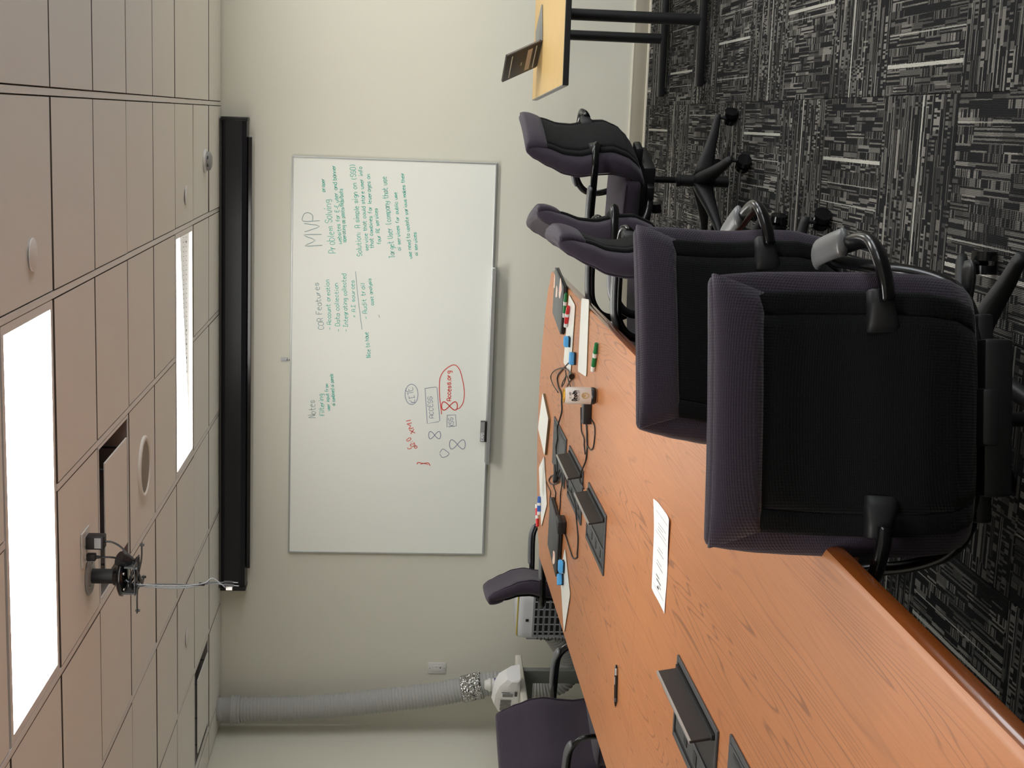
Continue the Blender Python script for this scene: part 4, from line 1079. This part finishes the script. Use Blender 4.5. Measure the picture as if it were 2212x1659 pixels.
for i in range(15):
    s_ = fs0+(fs1-fs0)*i/14; p = hs(s_); d = (hs(s_+.03)-hs(s_-.03)).normalized(); a = Vector((0, -1, 0)); a = (a-d*a.dot(d)).normalized(); b2 = d.cross(a)
    rings.append([tuple(p+(a*math.cos(q)+b2*math.sin(q))*(.083+rnd2.uniform(-.005, .004))) for q in [2*PI*k/44 for k in range(44)]])
loft(bm, rings, caps=False); obj('foil_tape', bm, 'foil', t)
e = Vector(HP[-1])-o0
obj('top_collar', lathe(BM(), [(.077, -.065), (.088, -.06), (.09, -.052), (.084, -.047), (.082, -.02), (.088, -.016), (.088, -.008), (.076, 0), (.072, .06)], 36, tuple(e)), 'hose', t, True)
bm = BM(); cyl(bm, tuple(e+Vector((0, 0, .04))), tuple(e+Vector((-.0, 0, .09))), .073, n=32); obj('adaptor', bm, 'hose', t, True)
# the white stand
SA = atz(1120, 1412, .70)
t = empty('white_stand', (-1.865, -.92, 0), math.radians(-9.5), 'small white-topped table on grey legs in the left corner, holding packets', 'table')
flatbig(obj('table_top', box(BM(), -.50, .0, -1.0, .18, .69, .727, .008, 3), 'stand_white', t))
for (x, y) in ((-.06, .05), (-.44, .05), (-.06, -.9), (-.44, -.9)):
    lg = obj('leg', box(BM(), x-.042, x+.042, y-.02, y+.02, .012, .69, .004), 'stand_grey', t); flatbig(lg)
    obj('foot', box(BM(), x-.046, x+.046, y-.03, y+.03, 0, .014, .003), 'black_plastic', lg)
obj('apron', box(BM(), -.44, -.06, .035, .048, .63, .69), 'stand_grey', t)
# canister of wipes
cx, cy = -2.0, -.80; zt = .7276
t = empty('wipes_canister', (cx, cy, zt), 0, 'wipes canister with dark blue label and white lid on the white stand', 'canister')
obj('body', lathe(BM(), [(0, 0), (.036, 0), (.038, .004), (.038, .13), (.034, .14), (0, .14)], 36), 'white_plastic', t, True)
obj('label', lathe(BM(), [(.0384, .012), (.0386, .013), (.0386, .122), (.0384, .123)], 36), 'label_blue', t, True)
obj('lid', lathe(BM(), [(0, .178), (.02, .178), (.028, .172), (.030, .16), (.0385, .152), (.0385, .138), (.0, .138)], 36), 'white_plastic', t, True)
def patch(parent, name, a0, a1, z0, z1, r, m):
    bm = BM(); n = 6; A = [(bm.verts.new((r*math.cos(a0+(a1-a0)*i/n), r*math.sin(a0+(a1-a0)*i/n), z0)), bm.verts.new((r*math.cos(a0+(a1-a0)*i/n), r*math.sin(a0+(a1-a0)*i/n), z1))) for i in range(n+1)]
    for a, b_ in zip(A, A[1:]): bm.faces.new((a[0], b_[0], b_[1], a[1]))
    return obj(name, bm, m, parent)
patch(t, 'label_swirl', -1.75, -1.05, .094, .104, .0392, 'paper'); patch(t, 'label_swirl', -1.5, -.95, .108, .114, .0392, 'paper'); patch(t, 'label_text', -.95, -.6, .07, .1, .0392, 'ink_grey'); patch(t, 'label_flash', -.9, -.3, .02, .045, .0392, 'lime')
# white printed packet lying on its side
t = empty('printed_packet', (-1.945, -1.03, zt), math.radians(-28), 'crumpled white packet with grey printed panels on the white stand', 'packet')
rings = []; rp = random.Random(5)
for i, (x, w_, h_) in enumerate(((-.17, .05, .004), (-.155, .06, .05), (-.12, .07, .09), (-.05, .075, .115), (.03, .075, .112), (.10, .07, .095), (.15, .062, .06), (.165, .055, .005))):
    rings.append([(x+rp.uniform(-.004, .004), yy*w_/.07+rp.uniform(-.003, .003), max(.0, zz*h_/.115)+rp.uniform(-.0, .003)) for yy, zz in ((-.062, 0), (-.07, .02), (-.066, .07), (-.045, .105), (0, .115), (.045, .105), (.066, .07), (.07, .02), (.062, 0), (0, 0))])
bm = BM(); loft(bm, rings)
for v in bm.verts: v.co.z *= 1.3
flatbig(obj('wrapper', bm, 'paper', t), .45)
def pk(name, x0, x1, z0, z1, m): 
    q = [(x0, z0), (x1, z0), (x1, z1), (x0, z1)]; bm = BM(); vs = [bm.verts.new((x, -.0775+(max(0, z-.07)**1.1)*.35, z*1.3)) for x, z in q]; bm.faces.new(vs); obj(name, bm, m, t)
for k in range(3): pk('printed_panel', -.075+.032*k, -.047+.032*k, .035, .082, 'ink_grey')
pk('printed_panel', -.06, -.02, .012, .028, 'ink_grey'); pk('printed_picture', .045, .07, .03, .075, 'laptop_grey'); pk('printed_picture', .078, .084, .045, .08, 'charcoal'); pk('printed_panel', .05, .09, .012, .024, 'charcoal')

# ================================================================== CHAIRS
#         z      y      half-thickness  half-width
BK = [(.452, -.130, .018, .190), (.466, -.156, .030, .212), (.492, -.186, .042, .228), (.54, -.218, .048, .240), (.60, -.236, .051, .244), (.66, -.232, .051, .246), (.74, -.216, .047, .246), (.80, -.222, .044, .244), (.87, -.248, .040, .239), (.93, -.270, .034, .232), (.962, -.281, .024, .226), (.968, -.283, .010, .216)]
KX = .32
def back_y(x, z, side):
    y, th, w_ = interp(BK, z); return y+KX*x*x+side*th
def make_chair(label, group):
    t = empty('office_chair', (0, 0, 0), 0, label, 'chair', group)
    bm = BM(); rings = []
    zs_ = [.452, .455, .460, .468, .48, .495, .515, .53]+[.55+.02*i for i in range(19)]+[.925, .948, .958, .964, .968]
    for z in zs_:
        y, th, w_ = interp(BK, z); rings.append([(x, y+yy+KX*x*x, z) for x, yy in superring(w_, th, 40, 4.2)])
    loft(bm, rings); obj('backrest', bm, 'chair_fabric', t, True)
    def rear(name, z0, z1, w0, w1, off, th, m, nz=16, nx=12, puff=.0, cx=None):
        """panel following the rear face; w0, w1 half-widths at z0, z1 (or x ranges)"""
        bm = BM(); F = []; B = []
        for i in range(nz+1):
            z = z0+(z1-z0)*i/nz; f = []; b_ = []
            a0, a1 = (w0(z) if callable(w0) else (-(w0+(w1-w0)*i/nz), (w0+(w1-w0)*i/nz)))
            for j in range(nx+1):
                u = j/nx; x = a0+(a1-a0)*u
                e = (1-(2*u-1)**6)*(1-(2*i/nz-1)**8)
                y = back_y(x, min(z, .966), -1)-off-th*max(0, e)-puff*math.sin(PI*u)*math.sin(PI*i/nz)
                f.append(bm.verts.new((x, y, z))); b_.append(bm.verts.new((x, back_y(x, min(z, .966), -1)+.012, z)))
            F.append(f); B.append(b_)
        for i in range(nz):
            for j in range(nx):
                bm.faces.new((F[i][j], F[i][j+1], F[i+1][j+1], F[i+1][j])); bm.faces.new((B[i][j], B[i+1][j], B[i+1][j+1], B[i][j+1]))
        for i in range(nz):
            for j, s in ((0, 0), (nx, 1)): bm.faces.new((F[i][j], F[i+1][j], B[i+1][j], B[i][j]))
        for j in range(nx):
            for i in (0, nz): bm.faces.new((F[i][j], B[i][j], B[i][j+1], F[i][j+1]))
        return obj(name, bm, m, t, True)
    hwf = lambda z, ins: interp(BK, z)[2]-ins
    rear('back_shell', .468, .905, lambda z: (-hwf(z, .078), hwf(z, .078)), 0, .002, .004, 'shell_fabric', 30, 14)
    for s in (-1, 1):
        f = (lambda z: (hwf(z, .076), hwf(z, .038))) if s > 0 else (lambda z: (-hwf(z, .038), -hwf(z, .076)))
        rear('shell_edge_panel', .476, .90, f, 0, .0008, .004, 'shell_fabric', 24, 5)
    fl = rear('head_flap', .876, .964, .200, .228, .002, .013, 'chair_fabric', 8, 14)
    # piping along the side of the cushion
    for s in (-1, 1):
        P = [(s*(interp(BK, z)[2]-.012), back_y(s*(interp(BK, z)[2]-.012), z, 1)-.012, z) for z in [.515+.02*i for i in range(23)]]
        obj('piping', tube(BM(), P, .0035, 6, 2), 'chair_fabric', t, True)
    # seat
    bm = BM(); rings = []
    for k in range(22):
        u = k/21; y = -.165+.425*u
        if u < .08: s_ = .85+.15*(u/.08)**.5
        elif u > .9: s_ = math.sqrt(max(.0, 1-((u-.9)/.104)**2))*.25+.75
        else: s_ = 1
        drop = -.028*max(0, (u-.78)/.22)**1.8; hh = .046*(1 if u < .88 else 1-.55*((u-.88)/.12)**2)*(1 if u > .06 else .6+.4*u/.06)
        w_ = (.235+.015*math.sin(PI*min(u*1.1, 1)))*s_
        rings.append([(x, y, .508+drop+z-.004*(1-(x/w_)**2)*(z > 0)) for x, z in superring(w_, hh, 36, 4.5)])
    loft(bm, rings); obj('seat', bm, 'chair_fabric', t, True)
    for s in (-1, 1): obj('piping', tube(BM(), [(s*.238, -.14, .537), (s*.248, -.05, .539), (s*.246, .12, .537), (s*.230, .21, .515)], .0035, 6), 'chair_fabric', t, True)
    bm = BM(); loft(bm, [[(x, y+.035, z) for x, y in superring(a, b_, 32, 5)] for a, b_, z in ((.16, .14, .428), (.19, .165, .434), (.215, .19, .456), (.22, .195, .474))]); flatbig(obj('seat_pan', bm, 'black_plastic', t), .9)
    # mechanism
    flatbig(obj('tilt_mechanism', box(BM(), -.14, .14, -.10, .15, .398, .452, .008, 2), 'black_plastic', t))
    flatbig(obj('back_bracket', box(BM(), -.05, .05, -.235, -.09, .445, .478, .008), 'black_plastic', t)); 
    flatbig(obj('cross_rail', box(BM(), -.19, .19, -.03, .03, .405, .436, .006), 'black_plastic', t))
    lv = obj('lever', tube(BM(), [(.05, .05, .39), (.14, .06, .395), (.20, .07, .405), (.235, .075, .41)], .0055, 8), 'black_metal', t, True)
    bm = BM(); loft(bm, [[(x0, .076+yy, .41+zz) for yy, zz in superring(a, b_, 16, 2.4)] for x0, a, b_ in ((.215, .008, .006), (.235, .014, .008), (.26, .024, .009), (.285, .026, .008), (.30, .016, .005))]); obj('lever_paddle', bm, 'black_plastic', lv, True)
    obj('tilt_knob', cyl(BM(), (0, .11, .355), (0, .15, .35), .020, .023, 18), 'black_plastic', t)
    flatbig(obj('gas_column', lathe(BM(), [(0, .20), (.014, .20), (.014, .40), (0, .40)], 24), 'black_gloss', t)); 
    flatbig(obj('column_sleeve', lathe(BM(), [(0, .03), (.025, .03), (.025, .245), (.029, .247), (.029, .262), (.016, .266), (.0, .266)], 28), 'black_plastic', t))
    # armrests
    for s in (-1, 1):
        P = [(.192, -.291, .683), (.222, -.298, .689), (.262, -.290, .697), (.292, -.255, .699), (.303, -.20, .700), (.306, -.12, .700), (.307, -.02, .700), (.307, .04, .692), (.305, .088, .660), (.301, .104, .60), (.293, .092, .54), (.280, .055, .485), (.252, .0, .443), (.205, -.04, .425), (.14, -.06, .42)]
        P = [(s*x, y, z-.015*max(0, min(1, (z-.6)/.06))) for x, y, z in P]
        ar = obj('armrest', tube(BM(), P, .0165, 14, 5, sx=.72, sy=1.05, up=(0, 0, 1) if 0 else None), 'black_gloss', t, True)
        bm = BM(); loft(bm, [[(s*x0, back_y(x0, .67, -1)-dd+yy, .672+dz_+zz) for yy, zz in superring(hy, hz, 18, 3)] for x0, dd, dz_, hy, hz in ((.134, -.010, -.002, .004, .020), (.138, -.004, -.002, .012, .028), (.155, .0, -.002, .016, .028), (.180, .004, .002, .019, .023), (.206, .008, .006, .019, .020), (.210, .008, .006, .015, .016))])
        obj('arm_boot', bm, 'black_satin', ar, True)
        obj('arm_pad', tube(BM(), [(s*.307, -.15, .6965), (s*.308, -.12, .6995), (s*.308, -.03, .6995), (s*.307, .025, .695), (s*.306, .072, .678)], .026, 16, 5, sx=.42, sy=1.0, up=(0, 0, 1), rf=lambda u: .026*(.6+.4*min(1, u*12, (1-u)*12))), 'pad_grey', ar, True)
    # five-star base, a little behind the seat centre
    for nm in t.children:
        if nm.name.split('.')[0] in ('gas_column', 'column_sleeve', 'tilt_mechanism', 'tilt_knob', 'cross_rail', 'lever'): nm.location.y = -.08
    for k in range(5):
        a = PI/2+k*2*PI/5+.25; c, s = math.cos(a), math.sin(a); bm = BM(); rings = []
        for r_, z, w_, h_ in ((.02, .145, .028, .045), (.06, .138, .026, .038), (.14, .118, .022, .026), (.22, .100, .019, .018), (.275, .092, .017, .014), (.292, .089, .014, .011)):
            rings.append([(c*r_-s*x, s*r_+c*x, z+zz) for x, zz in superring(w_, h_, 16, 3.2)])
        loft(bm, rings); lg = obj('base_leg', bm, 'black_satin', t, True); lg.location.y = -.08
        b2 = a+(.9, 2.1, -.6, 1.3, -1.2)[k]; cc, ss = math.cos(b2), math.sin(b2); X, Y = c*.275, s*.275
        wx, wy = X+cc*.014, Y+ss*.014
        for q in (-1, 1):
            p0 = Vector((wx-ss*q*.006, wy+cc*q*.006, .031)); p1 = Vector((wx-ss*q*.028, wy+cc*q*.028, .031))
            flatbig(obj('castor_wheel', cyl(BM(), p0, p1, .031, .030, 28), 'black_gloss', lg), .7)
        bm = BM(); cyl(bm, (X, Y, .05), (X, Y, .092), .0065, n=12); box(bm, -.004, .004, -.005, .005, .02, .056, 0, 1, Matrix.Translation((wx, wy, 0))); obj('castor_stem', bm, 'black_metal', lg)
    return t
CH = (
    ('black-backed office chair nearest the camera, right side of the long table', .715, -6.108, 12.5, -.013, 50),
    ('office chair turned away just behind the nearest chair, partly hidden by it', .70, -5.37, 23, -.013, 42),
    ('office chair by the right table edge, its folded head flap showing, third from the camera', .58, -3.85, 91, -.013, -3),
    ('office chair seen from its side in the middle of the right-hand row', .60, -3.13, 99, -.013, 35),
    ('office chair farthest from the camera, right of the table, in profile', .93, -2.385, 72.5, -.018, 3),
    ('office chair behind the far left end of the table before the air conditioner', -1.04, -1.15, -80, -.02, 10),
    ('office chair on the left of the table, its padded front facing the room', -1.40, -2.51, -110, -.018, 20))
proto = None
for lab, x, y, deg, dz, phi in CH:
    c_ = make_chair(lab, 'office chairs around the conference table') if proto is None else copy_tree(proto)
    c_['label'] = lab; c_.location = (x, y, 0); c_.rotation_euler = (0, 0, math.radians(deg))
    for o in c_.children:
        nm = o.name.split('.')[0]
        if nm == 'base_leg': o.rotation_euler.z = math.radians(phi-104.32-deg)
        elif nm != 'column_sleeve': o.location.z = dz
    proto = proto or c_
